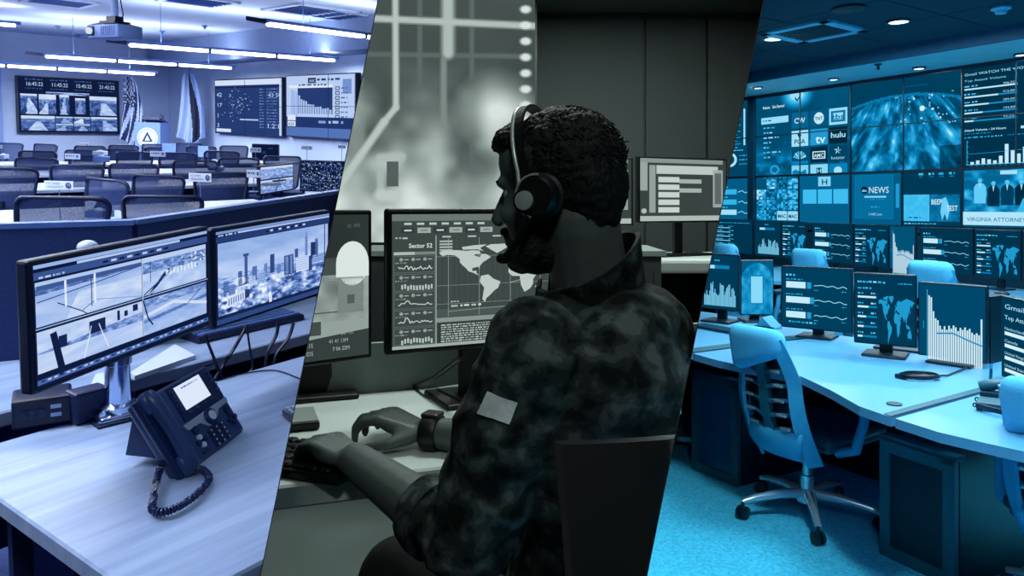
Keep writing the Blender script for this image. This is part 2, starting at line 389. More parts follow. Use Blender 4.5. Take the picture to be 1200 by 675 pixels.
# ---- ceiling vents and small sprinklers
for k, (px, py, sz, lab) in enumerate(((365, 12, 1.0, 'square white ceiling air vent nearest the blue room right edge'), (405, 19, .9, 'grey square ceiling return vent beside the white vent'), (70, 1.5, .8, 'thin ceiling air vent at the top above the left strip light'), (232, .8, .8, 'ceiling air vent cut by the top edge right of the projector'))):
    p = RL.onz(px, py, ZC); v = thing(RL, 'ceiling_vent', lab, 'vent', (p.x, p.y, ZC), YAW_A)
    m = MB()
    for i in range(4):
        a = i * PI / 2; m.box((math.cos(a) * sz * .46, math.sin(a) * sz * .46, -.012), (.08 * sz, sz, .024), rotz(a))
    m.build('frame', whitem, v)
    for i in range(5): MB().box((0, (-.3 + i * .15) * sz, -.012), (sz * .8, .06 * sz, .012), Matrix.Rotation(.5, 3, 'X')).build('louvre', greym, v)
for px, py, lb in ((68, 30, 'small ceiling sprinkler head left of the projector'), (92, 40, 'small ceiling sprinkler head just below and left of the projector'), (190, 36, 'small ceiling sprinkler head right of the projector'), (240, 30, 'small ceiling sprinkler head halfway between projector and right strip light'), (262, 44, 'small ceiling sprinkler head nearest the right strip light')):
    p = RL.onz(px, py, ZC)
    single(RL, 'sprinkler_head', MB().lathe([(.05, -.0), (.05, -.012), (.02, -.03), (.03, -.05)], 12), greym, lb, 'sprinkler', (p.x, p.y, ZC), None, 'ceiling sprinklers')

# ---- projector on its pole
pp = RL.at(135, 38, 6.3); pj = thing(RL, 'ceiling_projector', 'pale ceiling-mounted video projector with a painted glint in its dark lens panel, on a pole', 'projector', pp, math.radians(-22))
MB().rbox((0, 0, 0), (.34, .24, .105), .012).build('body', dm(RL, 'projector_shell', .62, rough=.45, nz=.04), pj, 40)
ln = MB().rbox((-.125, -.122, .0), (.075, .012, .075), .006).build('lens_panel', black, pj); MB().lathe([(.026, 0), (.026, .02), (.018, .022)], 16, (-.125, -.128, 0), Matrix.Rotation(PI / 2, 3, 'X')).build('lens', emitter('lens_glint', duo(PAL_L, .95), .9), ln)  # bright glint on the lens is painted as emission
for k in range(7): MB().box((-.01 + k * .022, -.122, .0), (.012, .006, .07)).build('grille_slat', greym, pj)
br = MB(); br.box((.0, 0, .075), (.17, .15, .02)); br.box((0, 0, .1), (.1, .08, .05))
for sx in (-1, 1):
    for sy in (-1, 1): br.bar((0, 0, .09), (sx * .14, sy * .1, .052), .012, .008)
br.build('mount_bracket', black, pj)
MB().tube([(0, 0, .1), (0, 0, ZC - pp.z)], .027, 14).build('pole', dm(RL, 'pole_paint', .72, nz=.03), pj, 40)
MB().tube([(.05, .0, .06), (.07, .02, .14), (.045, .02, .25), (.05, .03, .5), (.045, 0, ZC - pp.z)], .005, 6).build('cable', black, pj, 60)

# ---- left video wall on the back wall
def cam_tile(c, u, v, w, h, seed, k=1):
    r = random.Random(seed); hz = r.uniform(.15, .45); b = r.uniform(.6, .85); sl = r.uniform(-.5, .5)
    nx = max(8, int(w / 1.1)); ny = max(6, int(h / 1.1))
    def f(x, y):
        if y < hz: return .82 + .12 * fbm(x * 3 + seed, y * 3) if y < hz * .55 else .25 + .6 * fbm(x * 9 + seed, y * 12 + seed)
        rd = abs((x - .5 - sl * (y - hz))) < .06 + .4 * (y - hz)
        return (b if rd else .42) + .35 * (fbm(x * 8 + seed * 3, y * 10, 3) - .5) * (1 if rd else 1.6)
    c.raster(u, v, w, h, nx, ny, f, k)
wq = (RL.at(135, 120, 16.5) - P20); wl = 1.84; hl = 1.1
lc = P20 + A_ * (wl / 2); zt = RL.onplane(78, 93, P20, (A_.y, -A_.x, 0)).z; zb = RL.onplane(78, 155, P20, (A_.y, -A_.x, 0)).z; hl = zt - zb
vw = thing(RL, 'video_wall', 'dark video wall with four clocks over rows of camera pictures', 'video wall', (lc.x, lc.y, (zt + zb) / 2), YAW_A)
MB().box((0, -.05, 0), (wl + .05, .1, hl + .05)).build('housing', black, vw)
c = Canvas(RL, 115, 63, wl, hl, .002, bg=.13)
for i, t in enumerate(('16:45:22', '11:45:22', '15:45:22', '21:45:22')):
    x = 7 + i * 28; c.words(x, 1.5, 20, 1.6, .45, seed=i); c.text(x + 1, 9.5, t, 6.2, .82, width=19); c.words(x, 12, 20, 1.3, .4, seed=i + 9); c.rect(i * 28.5, 0, .5, 16, .08, 3)
for (u, v, w, h, s) in ((2, 19, 18, 23, 1), (22, 19, 19, 23, 2), (45, 19, 11, 23, 3), (63, 22, 12, 19, 4), (80, 19, 33, 23, 5), (2, 44, 37, 17, 6), (40, 44.5, 20, 8, 7), (61, 44.5, 19, 8, 8), (40, 53, 20, 8, 9), (61, 53, 19, 8, 10), (81, 44, 32, 17, 11)): cam_tile(c, u, v, w, h, s)
cam_tile(c, 30, 16, 50, 3, 12)
c.build('display', vw, (0, -.102, 0))
# ---- right-hand screens
def wallpt(s): return CORN - B_ * s
def rwall_z(px, py): return RL.onplane(px, py, CORN, A_).z
def rwall_s(px): return (CORN - RL.onplane(px, 120, CORN, A_)).dot(B_)
YAW_R = math.atan2(-B_.y, -B_.x)
def right_screen(x0, x1, yt, yb, label, fn):
    a, b = rwall_s(x0), rwall_s(x1); xm = (x0 + x1) / 2; zt, zb = rwall_z(xm, yt), rwall_z(xm, yb); w = b - a; h = zt - zb
    p = wallpt((a + b) / 2); t = thing(RL, 'video_wall', label, 'video wall', (p.x, p.y, (zt + zb) / 2), YAW_R)
    MB().box((0, -.05, 0), (w + .04, .1, h + .04)).build('housing', black, t)
    c = Canvas(RL, 100, 80, w, h, .002, bg=.3); fn(c); c.build('display', t, (0, -.102, 0)); return t
def dash(c):
    c.rect(0, 0, 100, 8, .9); c.rect(0, 10, 100, 2, .18); c.rect(97, 0, 3, 80, .85)
    r = random.Random(4)
    for k in range(70):
        x = r.gauss(34, 9); y = r.gauss(36, 10); c.rect(x, y, 1.2, 1.2, r.uniform(.5, .95), 3)
    for y, t in ((25, '42'), (41, '17'), (57, '1'), (72, '3')): c.text(3, y, t, 9, .85)
    c.rect(40, 58, 28, 2, .8, 3)
    for k in range(14): c.words(70, 14 + k * 4.2, 6, 1.6, .65, seed=k); c.words(80, 14 + k * 4.2, 15, 1.6, .6, seed=k + 40)
    c.text(82, 26, '43 50', 8, .85); c.text(80, 70, '1 2 1', 9, .88); c.rect(2, 74, 24, 5, .9, 3); c.rect(48, 0, .6, 80, .12, 5); c.rect(0, 39.7, 100, .6, .14, 5)
def webpage(c):
    c.rect(0, 0, 100, 80, .82); c.rect(34, 3, 12, 7, .2, 2); c.text(36, 8.5, 'ABC', 5, .85); c.words(48, 4, 34, 3.4, .35, seed=3); c.words(20, 11, 44, 2.6, .45, seed=8)
    c.rect(18, 16, 52, 34, .3, 2); c.rect(4, 12, 66, 4, .93, 2)
    for k in range(16): hh = 4 + 26 * math.exp(-k * .18) + (k % 3); c.rect(12 + k * 3.6, 50 - hh, 2.8, hh, .78, 3)
    for k in range(4): c.rect(8 + k * 2.5, 18 + k, 1.6, 32, .7, 3)
    for k in range(7): c.frame(74, 15 + k * 6, 6, 4.5, 1, .2, 3); c.words(82, 16 + k * 6, 10, 2, .5, seed=k)
    c.rect(84, 6, 12, 18, .6, 2); c.rect(0, 54, 100, 14, .28, 2); c.words(50, 58, 36, 4, .8, seed=2); c.rect(2, 52, 13, 7, .92, 4); c.rect(2, 60, 13, 7, .9, 4); c.text(3, 66, 'ASK', 6, .25, 5)
    c.rect(0, 68, 100, 12, .5, 2); c.rect(64, 0, .6, 80, .15, 5); c.rect(0, 39.7, 100, .6, .3, 5)
right_screen(258, 336, 93.5, 157, 'large wall screen with a dark statistics dashboard and white title bar', dash)
right_screen(342, 422, 88.5, 161, 'large wall screen with a pale web page and falling bar chart', webpage)

# ---- flags and lectern in the far corner
def flag(px0, px1, pyt, pyb, d, label, fn):
    base = RL.at((px0 + px1) / 2, pyb, d); f = thing(RL, 'flag', label, 'flag', (base.x, base.y, ZF))
    top = RL.at((px0 + px1) / 2, pyt, d).z - ZF; zb = base.z - ZF; w = (px1 - px0) / F * d
    MB().lathe([(.17, 0), (.17, .03), (.05, .06), (.02, .1)], 20).build('base', chrome, f, 40)
    MB().tube([(0, 0, .05), (0, 0, top + .12)], .016, 10).build('pole', greym, f, 40)
    MB().lathe([(.001, .2), (.02, .14), (.035, .08), (.01, .03), (.01, 0)], 12, (0, 0, top + .1)).build('finial', chrome, f, 40)
    m = MB(); m.c = []; nu, nv = 46, 44
    def pt(u, v):
        sp = .26 + .74 * v ** .6; x = (u - .5) * w * sp + .05 * math.sin(v * 3) * 1; y = -.06 + .05 * math.sin(u * 24 + v * 2) * (.3 + .7 * v) - .04 * math.cos(u * 9)
        return (x, y, top - (top - zb) * v * (1 - .06 * math.sin(u * 7 + 1)))
    m.grid(pt, nu, nv)
    for j in range(nv):
        for i in range(nu): m.c.append(duo(PAL_L, fn((i + .5) / nu, (j + .5) / nv)))
    m.build('cloth', PRINT, f, 60)
def us(u, v):
    if v < .44 and u < .8 - .1 * v:
        return .85 if (int(u * 16) + int(v * 22)) % 2 == 0 and math.sin(u * 50) * math.sin(v * 66) > 0 else .2
    return .84 if int((u * 1.5 + .62 * v) * 7.5) % 2 else .24
def nc(u, v):
    e = .36 + .2 * v
    return .12 if e < u < e + .34 and v < .97 else (.78 if u <= e else .7)
flag(141, 169, 90, 168, 15.6, 'draped flag with white stars and diagonal stripes beside the lectern', us)
flag(207, 240, 86, 166, 15.6, 'draped dark and white flag right of the lectern', nc)
lp = RL.at(179, 172, 15.2); lec = thing(RL, 'lectern', 'pale lectern with a round white triangle seal on its front', 'lectern', (lp.x, lp.y, ZF))
hz = RL.at(179, 143.5, 15.2).z - ZF
MB().box((0, 0, hz / 2), (.50, .42, hz)).build('body', dm(RL, 'lectern_grey', .58, nz=.04), lec)
MB().box((.06, .0, hz + .03), (.34, .40, .05), Matrix.Rotation(-.25, 3, 'X')).build('slanted_top', dark, lec)
c = Canvas(RL, 40, 40, .42, .42, .002); c.disc(20, 20, 19, .9, 0); c.ring(20, 20, 16, 17, .35, 1); c.disc(20, 20, 13, .82, 1); c.poly([(20, 8), (30, 27), (10, 27)], .2, 2); c.poly([(20, 15), (25, 25), (15, 25)], .85, 3)
for i in range(24): a = i * PI / 12; c.disc(20 + 14.8 * math.cos(a), 20 + 14.8 * math.sin(a), .7, .3, 2, 6)
c.build('seal', lec, (0, -.213, hz - .3), lit=False)
MB().tube([(.2, 0, hz), (.24, -.05, hz + .12), (.22, -.12, hz + .16)], .008, 6).build('microphone', black, lec)

# ---- rows of pale tables
def table_row(pxa, pya, pxb, pyb, depth, label):
    p = RL.onz(pxa, pya, ZD); q = RL.onz(pxb, pyb, ZD); x = (q - p).normalized(); L = (q - p).length
    t = thing(RL, 'long_table', label, 'table', (p.x, p.y, ZF), math.atan2(x.y, x.x), 'rows of tables'); h = ZD - ZF
    MB().rbox((L / 2, depth / 2, h - .015), (L, depth, .03), .006).build('tabletop', tablem, t)
    MB().box((L / 2, depth - .06, h - .28), (L - .2, .02, .4)).build('modesty_panel', dark, t)
    n = max(2, int(L / 1.5))
    for i in range(n + 1):
        xx = .12 + (L - .24) * i / n
        for yy in (.12, depth - .12): MB().box((xx, yy, (h - .03) / 2), (.05, .05, h - .03)).build('leg', greym, t)
table_row(-60, 266, 345, 244, .75, 'pale table nearest the dark divider panels, row of small signs')
table_row(-60, 226, 330, 214, .75, 'pale table in the second row from the divider panels')
table_row(-60, 206.5, 330, 201, .8, 'pale table in the third row from the divider panels')
table_row(-60, 194.5, 350, 190, .8, 'pale table in the farthest row in front of the lectern')

# ---- mesh office chairs
meshm = dm(RL, 'chair_mesh', .24, rough=.9, nz=.1, ns=200, alpha=.84)
chairf = dm(RL, 'chair_frame', .15, rough=.4, nz=.08)
def make_chair():
    t = bpy.data.objects.new('office_chair', None); COL.objects.link(t); t['category'] = 'chair'
    W = .225; zb, zt = .56, .98
    def rr(w0, w1, z0, z1, r):
        P = []
        for (cx, cz, a0) in ((w1 - r, z1 - r, 0), (-w1 + r, z1 - r, PI / 2), (-w0 + r, z0 + r, PI), (w0 - r, z0 + r, 1.5 * PI)):
            for k in range(5): a = a0 + k * PI / 8; P.append((cx + r * math.cos(a), cz + r * math.sin(a)))
        return P
    def curve(x, z): return -.2 - .035 * math.cos((z - zb) / (zt - zb) * PI * 1.1) + .05 * (x / W) ** 2
    ring = rr(W * .86, W, zb, zt, .05)
    MB().tube([(x, curve(x, z), z) for x, z in ring], .014, 6, closed=True).build('back_frame', chairf, t, 60)
    MB().grid(lambda u, v: ((u - .5) * 2 * (W * .86 + (W - W * .86) * v - .006), curve((u - .5) * 2 * W, zb + (zt - zb) * v), zb + .006 + (zt - zb - .012) * v), 8, 8).build('back_mesh', meshm, t, 60)
    MB().rbox((0, .05, .47), (.48, .47, .075), .03).build('seat', slate, t, 40)
    MB().tube([(0, -.16, .44), (0, -.25, .5), (0, -.23, .72)], .022, 8).build('back_support', chairf, t, 60)
    MB().tube([(0, .03, .1), (0, .03, .44)], .028, 10).build('gas_lift', chairf, t, 40)
    b = MB()
    for k in range(5):
        a = k * 2 * PI / 5; e = V((.3 * math.cos(a), .03 + .3 * math.sin(a), .06)); b.bar((0, .03, .1), e, .045, .03); b.ell(e - V((0, 0, .03)), .028, None, 8, 6)
    b.build('star_base', chairf, t)
    for s in (-1, 1): MB().tube([(s * .25, -.1, .45), (s * .285, -.1, .64), (s * .285, -.02, .66), (s * .28, .14, .655)], .018, 7).build('armrest', chairf, t, 60)
    return t
chairs = [(2, 195, 10), (65, 229, 8), (187, 228, 12), (283, 222, 16), (112, 208, -28), (178, 204, -10), (257, 201, 12), (85, 192, 6), (154, 191, 12), (228, 187, 16), (279, 184, 14), (38, 184, 5), (97, 182, -4), (40, 176, 6), (94, 175, 8), (141, 174, 10), (156, 177, 14), (186, 172, 10), (208, 178, 18), (235, 170.6, 15), (49, 168, -10), (8, 167, 10), (90, 162, 12), (103, 170, 8), (143, 169, 10), (220, 167, 12), (259, 176, 14), (274, 170, 18), (330, 182, 10), (350, 173, -12), (377, 180, 10), (180, 168, 4)]
bands = [(225, 240), (199, 215), (190, 196), (181, 188), (173.5, 179), (160, 173)]
rown = ['row nearest the divider panels', 'second row from the divider panels', 'third row from the divider panels', 'fourth row from the divider panels', 'fifth row from the divider panels', 'farthest row before the back wall']
ordn = ['leftmost', 'second from left', 'third from left', 'fourth from left', 'fifth from left', 'sixth from left', 'seventh from left', 'eighth from left', 'ninth from left', 'tenth from left', 'eleventh from left']
# depths along each line of sight, eased apart until no two chairs stand in one another
CD_ = [405 / (c[1] - 137) for c in chairs]; D0 = list(CD_)
for it in range(400):
    P_ = [RL.at(c[0], c[1], d) for c, d in zip(chairs, CD_)]; moved = False
    for i in range(len(chairs)):
        for j in range(i):
            if math.hypot(P_[i].x - P_[j].x, P_[i].y - P_[j].y) < .74:
                a, b = (i, j) if CD_[i] > CD_[j] else (j, i); moved = True
                CD_[a] = min(D0[a] * 1.16, CD_[a] * 1.004); CD_[b] = max(D0[b] * .86, CD_[b] * .996)
    if not moved: break
proto = make_chair(); first = True
for bi, (lo_, hi_) in enumerate(bands):
    row = sorted([c for c in chairs if lo_ <= c[1] < hi_])
    if bi == 2: row = sorted([c for c in chairs if 190 <= c[1] < 197])
    for oi, (px, yt, yw) in enumerate(row):
        d = CD_[chairs.index((px, yt, yw))]; p = RL.at(px, yt, d); sz = (p.z - ZF) / 1.0
        lab = 'dark mesh-backed office chair, %s in the %s' % (ordn[oi], rown[bi]); ang = math.radians(yw)
        loc = V((p.x, p.y, ZF)) - rotz(ang) @ V((0, -.2, 0))
        if first: proto['label'] = lab; proto['group'] = 'mesh office chairs in the blue room'; place(RL, proto, loc, ang); proto.scale = (1, 1, sz); first = False
        else: dup(RL, proto, loc, ang, lab, None, (1, 1, sz))

# ---- standing name signs
def sign(x0, y0, x1, y1, ybase, d, label, lines=2, tilt=0):
    p = RL.at((x0 + x1) / 2, (y0 + y1) / 2, d); w = (x1 - x0) / F * d; h = (y1 - y0) / F * d; zb = RL.at((x0 + x1) / 2, ybase, d).z
    t = thing(RL, 'table_sign', label, 'sign', (p.x, p.y, zb), tilt, 'standing paper signs')
    MB().box((0, 0, .004), (.07, .06, .008)).build('base', greym, t); MB().tube([(0, 0, .005), (0, .003, p.z - zb)], .0035, 6).build('stem', greym, t)
    MB().box((0, 0, p.z - zb), (w, .004, h)).build('card', paperm, t)
    c = Canvas(RL, 34, 10, w, h, .0015)
    if lines == 2: c.text(3, 4, 'NC EMER', 3.2, .25, 1, width=16); c.text(3, 8, 'MANAGEMENT', 3.2, .25, 1, width=20); c.ring(28.5, 5, 2, 3.4, .3, 1, 14); c.poly([(28.5, 3), (30, 6.5), (27, 6.5)], .3, 1)
    else: c.words(3, 3, 18, 2.5, .35, 1, seed=int(x0)); c.disc(28, 5, 2.5, .4, 1, 10)
    c.build('printing', t, (0, -.004, p.z - zb), lit=False)
sign(52, 212, 86, 222, 262, 4.75, 'largest white paper sign on a thin stem at the left table', 2)
sign(221, 203, 248, 213, 246, 5.1, 'white paper sign on a stem before the right dark chairs', 2, -.05)
sign(76, 180, 94, 186.5, 205, 8.6, 'small white paper sign in front of the video wall table', 1)
sign(92, 167, 104, 171.5, 190, 12, 'tiny white paper sign under the video wall right half', 1)
sign(176, 177, 194, 183.5, 203, 8.8, 'small white paper sign below the lectern', 1)
sign(289, 199, 305, 208, 225, 6.6, 'white paper sign left of the camera-view monitor', 1)
sign(293, 173, 306, 178.5, 195, 9, 'small white paper sign over the black monitor', 1)
sign(353, 171, 366, 175.5, 190, 9.5, 'small white paper sign left above the city map monitor', 1)
sign(396, 170, 405, 174, 190, 9.5, 'small white paper sign at the blue room right edge', 1)
sign(0, 170, 3, 174, 195, 11, 'tiny white sign at the left picture edge', 1)
# laminated sheets on chair backs
for (x0, y0, x1, y1, d, lab) in ((190, 168, 206, 180, 11, 'blank pale sheet taped to a chair below the lectern'), (232, 171, 244, 184, 11.2, 'blank pale sheet taped to a chair right of the flag')):
    p = RL.at((x0 + x1) / 2, (y0 + y1) / 2, d); single(RL, 'paper_sheet', MB().box((0, 0, 0), ((x1 - x0) / F * d, .003, (y1 - y0) / F * d)), dm(RL, 'sheet', .66), lab, 'paper', p, None)
# things lying on the tables
def table_box(x0, y0, x1, y1, d, label, m, dep=.12, name='tissue_box'):
    p = RL.at((x0 + x1) / 2, y1, d); w = (x1 - x0) / F * d; h = (y1 - y0) / F * d
    t = thing(RL, name, label, 'box', p, random.uniform(-.2, .2)); MB().rbox((0, 0, h / 2), (w, dep, h), .008).build('carton', m, t); MB().ell((0, 0, h), (w * .25, dep * .2, h * .25)).build('tissue', paperm, t, 60)
table_box(105, 235, 124, 246, 5.4, 'light tissue box on the nearest pale table', whitem); table_box(105, 246, 129, 258, 4.9, 'grey patterned tissue box at the near table edge', greym)
table_box(111, 177, 124, 182, 9.8, 'small pale box behind the third row', whitem); table_box(112, 183, 126, 190, 9.2, 'small speckled box on the third row table', greym)
table_box(0, 181, 8, 186, 10.5, 'small pale box at the far left edge', whitem); table_box(245, 188, 258, 194, 9.2, 'pale box on the table among right chairs', whitem); table_box(246, 195, 260, 200, 8.6, 'grey box on the right table', greym)

# ---- monitors
def monitor(room, name, label, c, R, w, h, W, H, fn, body, stand='pedestal', zdesk=None, bez=.012, thick=.035, bg=.3, group=None, step=.0005, standmat=None, basew=.22):
    t = thing(room, name, label, 'monitor', c, R, group)
    MB().rbox((0, thick / 2, 0), (w, thick, h), .006).build('housing', body, t)
    cv = Canvas(room, W, H, w - 2 * bez, h - 2 * bez, step, bg=bg); fn(cv); cv.build('display', t, (0, -.0012, 0))
    if stand == 'pedestal' and zdesk is not None:
        zb = zdesk - c[2]; sm = standmat or body
        MB().box((0, thick + .03, (zb + h * .1) / 2), (.06, .025, h * .1 - zb)).build('stand_neck', sm, t); MB().box((0, thick + .01, 0), (.12, .05, .12)).build('bracket', sm, t)
        MB().rbox((0, thick, zb + .007), (basew, .17, .014), .006).build('stand_base', sm, t)
    return t
def from_px(room, xl, tl, bl, xr, tr, br, hgt):
    f = hgt * F; PL = room.at(xl, (tl + bl) / 2, f / (bl - tl)); PR = room.at(xr, (tr + br) / 2, f / (br - tr))
    dx = PR - PL; c = (PL + PR) / 2; return c, math.atan2(dx.y, dx.x), math.hypot(dx.x, dx.y)
def traffic(c):
    c.rect(0, 0, 200, 100, .12, .4)
    c.rect(0, 0, 200, 3, .72, 2); c.rect(40, 3.4, 120, 2.2, .8, 2); c.rect(0, 6, 200, 6, .38, 2)
    for k in range(9): c.rect(66 + k * 9, 8, 6, 2, .82 if k % 2 else .15, 3)
    c.words(4, 9.5, 24, 2, .8, seed=5)
    def q(u, v, w, h, fn): c.raster(u, v, w, h, int(w * 1.5), int(h * 1.7), fn, 1)
    def q1(x, y):
        if y < .1: return .8
        if y < .3 - .12 * x: return .22 + .5 * fbm(x * 16, y * 22)
        return .72 + .16 * (fbm(x * 3, y * 5) - .2) if y < .42 or x < .45 - .2 * y else .84 + .2 * (fbm(x * 6, y * 9) - .5)
    def q2(x, y):
        if y < .13: return .82
        if y < .42: return .3 + .6 * fbm(x * 18 + 7, y * 20)
        if abs(x - (.1 + .5 * (1 - y))) < .03: return .25
        return .66 + .26 * fbm(x * 5, y * 6)
    def q3(x, y):
        if y < .5 - .2 * x: return .84 + .14 * (fbm(x * 8, y * 8) - .5)
        if y < .55: return .3 + .6 * fbm(x * 20, y * 14)
        return .74 + .18 * fbm(x * 4 + y * 6, y * 3)
    def q4(x, y):
        if y < .22: return .42 + .45 * fbm(x * 15, y * 14)
        return .7 + .22 * (fbm(x * 4 + 2, y * 5) - .3) - (.2 if abs(y - .62 + .2 * x) < .05 else 0)
    q(1, 14, 109, 36, q1); q(111, 14, 87, 36, q2); q(1, 54, 109, 34, q3); q(111, 54, 87, 34, q4)
    for x in (27, 56): c.rect(x, 17, 2, 22 if x < 40 else 26, .95, 3)
    c.rect(53, 19, .9, 26, .2, 3); c.line([(20, 34), (44, 47), (48, 50)], 1, .35, 3); c.line([(2, 30), (60, 25), (109, 20)], .8, .3, 3); c.line([(44, 46), (56, 41)], .7, .4, 3); c.line([(58, 40), (109, 49)], .6, .6, 3); c.rect(2, 17, 107, 3.6, .4, 2); c.line([(112, 49), (150, 30)], 1.2, .3, 3); c.line([(118, 50), (156, 31)], .8, .9, 3); c.line([(198, 24), (160, 24)], .8, .35, 3); c.line([(112, 70), (150, 64), (198, 76)], 3, .9, 2); c.line([(198, 54), (170, 70)], 1, .4, 3); c.rect(120, 18, .8, 20, .3, 3)
    for k in range(9): c.rect(140 + k * 5, 30 + (k % 2), 3, 5, .92, 3)
    for k in range(26): c.rect(160 + random.uniform(0, 36), 18 + random.uniform(0, 14), 2, 1.6, random.choice((.95, .2, .9)), 3)
    c.poly([(12, 58), (18, 57), (26, 92), (20, 95)], .14, 4)
    for (u, v, w, h) in ((50, 58, 17, 11), (80, 56, 3, 9), (88, 58, 4, 5), (98, 55, 6, 6), (20, 62, 8, 10)): c.rect(u, v, w, h, .2, 3)
    c.line([(110.5, 54), (116, 72), (122, 80)], 1.6, .2, 4); c.rect(109.8, 14, .8, 74, .85, 4)
    c.line([(44, 88), (50, 70), (52, 62)], 1, .95, 3); c.line([(70, 86), (63, 70), (60, 62)], 1, .95, 3)
    c.rect(0, 90, 200, 2.4, .12, 3); c.rect(0, 93, 200, 4, .45, 3); c.rect(0, 51, 200, 1, .7, 3)
    for k in range(34): c.rect(3 + k * 5.8, 93.8, 3.4, 1.4, .8 if k % 3 else .25, 4)
cM, yM, wM = from_px(RL, 35, 303, 469, 245, 264, 385, .235)
m1 = monitor(RL, 'computer_monitor', 'large tilted monitor showing four traffic camera views on the wooden desk', cM, yM, wM, .235, 200, 100, traffic, black, None, bez=.009, thick=.028)
def skyline(c):
    c.rect(0, 0, 160, 110, .12, .4); c.rect(0, 0, 160, 3, .62, 2); c.rect(26, 3.4, 134, 2, .8, 2); c.words(2, 3.5, 22, 2.4, .85, seed=2); c.rect(0, 6, 160, 7, .3, 2)
    for k in range(10): c.rect(62 + k * 6, 8, 4, 2.2, .85 if k % 2 else .16, 3)
    def sky(x, y):
        if y < .47: return .70 + .26 * y + .16 * (fbm(x * 4, y * 9) - .5)
        if y < .62: return .72 + .5 * (fbm(x * 26, y * 30) - .55)
        if x + y * .4 > .88: return .55 + 1.2 * (fbm(x * 20, y * 22) - .46)
        return .62 + 1.5 * (fbm(x * 24, y * 18) - .48)
    c.raster(2, 14, 156, 86, 210, 120, sky, 1)
    B = [(26, 52, 5, 18, .4), (34, 34, 4, 34, .38), (32.5, 32, 7, 3, .3), (44, 50, 6, 18, .45), (60, 50, 4, 18, .5), (68, 40, 6, 24, .32), (78, 56, 5, 12, .5), (88, 46, 14, 26, .34), (90, 48, 4, 22, .7), (97, 47, 3, 24, .6), (104, 40, 5, 12, .36), (106, 52, 20, 20, .88), (126, 54, 5, 20, .3), (120, 26, 4, 26, .52), (121.2, 20, 1.6, 8, .52), (129, 36, 12, 22, .24), (136, 32, 5, 24, .45), (132, 54, 20, 10, .6), (14, 66, 8, 12, .5), (8, 60, 6, 14, .45), (52, 60, 10, 12, .72), (40, 62, 8, 10, .84)]
    for (u, v, w, h, g) in B:
        c.rect(u, v, w, h, g, 2)
        for k in range(int(h / 3)): c.rect(u + .6, v + 1.2 + k * 3, w - 1.2, .7, g * (.72 if g > .6 else 1.35), 3)
    c.poly([(12, 80), (34, 76), (34, 88), (12, 93)], .9, 3); c.poly([(34, 76), (40, 77), (40, 86), (34, 88)], .3, 3)
    for k in range(7): c.rect(13.5 + k * 2.9, 82 - k * .5, 1.2, 8, .45, 4)
    c.disc(28, 64, 8, .9, 2, 16, 5); c.disc(84, 70, 9, .86, 2, 16, 4); c.rect(66, 92, 4, 9, .92, 3)
    c.rect(0, 101, 160, 3, .2, 3); c.rect(0, 104, 160, 6, .34, 3); c.rect(151, 14, 1.4, 86, .1, 4)
cM2, yM2, wM2 = from_px(RL, 249.5, 265, 388, 387, 246.5, 345, .24)
m2 = monitor(RL, 'computer_monitor', 'monitor showing a city skyline above trees on the wooden desk', cM2, yM2, wM2, .24, 160, 110, skyline, black, None, bez=.009, thick=.028)
def arm_for(mon, dx, dy, zbase):
    MB().rbox((dx * .3, .05, 0), (.12, .045, .12), .01).build('mount_plate', dark, mon)
pb = RL.onz(139, 488, ZD); arm = thing(RL, 'monitor_mount', 'chrome monitor pole clamped to the wooden desk behind the phone', 'monitor mount', pb, YAW_A)
MB().rbox((0, 0, .010), (.105, .085, .018), .008).build('clamp_plate', chrome, arm, 40); MB().rbox((0, 0, .003), (.118, .098, .006), .003).build('rubber_pad', black, arm)
MB().lathe([(.038, .018), (.038, .03), (.026, .036), (.026, .12), (.030, .122), (.030, .17), (.022, .172), (.022, .26)], 24).build('pole', chrome, arm, 40)
for s in (-1, 1): MB().lathe([(.008, .018), (.008, .026), (.004, .03)], 10, (s * .04, -.025, 0)).build('bolt', chrome, arm)
MB().tube([(0, 0, .23), (.0, -.04, .23)], .016, 10).build('swivel_joint', dark, arm, 40)

# ---- foreground desk
bl0, bl1 = RL.onz(0, 518, ZD), RL.onz(358, 416, ZD); ax = (bl1 - bl0).normalized(); bx = V((-ax.y, ax.x, 0))
nr = RL.onz(275, 675, ZD); le = RL.onz(48, 620, ZD)
O = nr + ax * ((le - nr).dot(ax)); DD = (bl0 - O).dot(bx); YD = math.atan2(ax.y, ax.x)
desk = thing(RL, 'office_desk', 'pale wood-grain desk carrying the telephone in the blue room', 'desk', (O.x, O.y, ZF), YD); hD = ZD - ZF
MB().rbox((1.3, DD / 2, hD - .017), (2.6, DD, .034), .004, None, 1).build('desktop', deskm, desk)
MB().box((.10, DD / 2, .30), (.06, DD * .8, .05)).build('foot_rail', greym, desk)
for yy in (.12, DD - .14): MB().box((.12, yy, (hD - .04) / 2), (.07, .07, hD - .045)).build('leg', greym, desk)
MB().box((1.2, DD - .16, hD - .28), (2.3, .02, .45)).build('modesty_panel', dark, desk)
GAP = .17
fd = thing(RL, 'office_desk', 'pale facing desk behind the monitors, below the dark divider panels', 'desk', tuple(O + bx * (DD + GAP) + V((0, 0, ZF - ZD)) - ax * 1.2), YD)
MB().rbox((1.9, .36, hD - .018), (3.8, .72, .036), .004, None, 1).build('desktop', deskm, fd)
for xx in (.3, 1.7, 3.2): MB().box((xx, .15, (hD - .04) / 2), (.07, .07, hD - .045)).build('leg', greym, fd)
MB().box((1.9, -.06, hD - .17), (3.7, .015, .22)).build('cable_tray', black, fd)
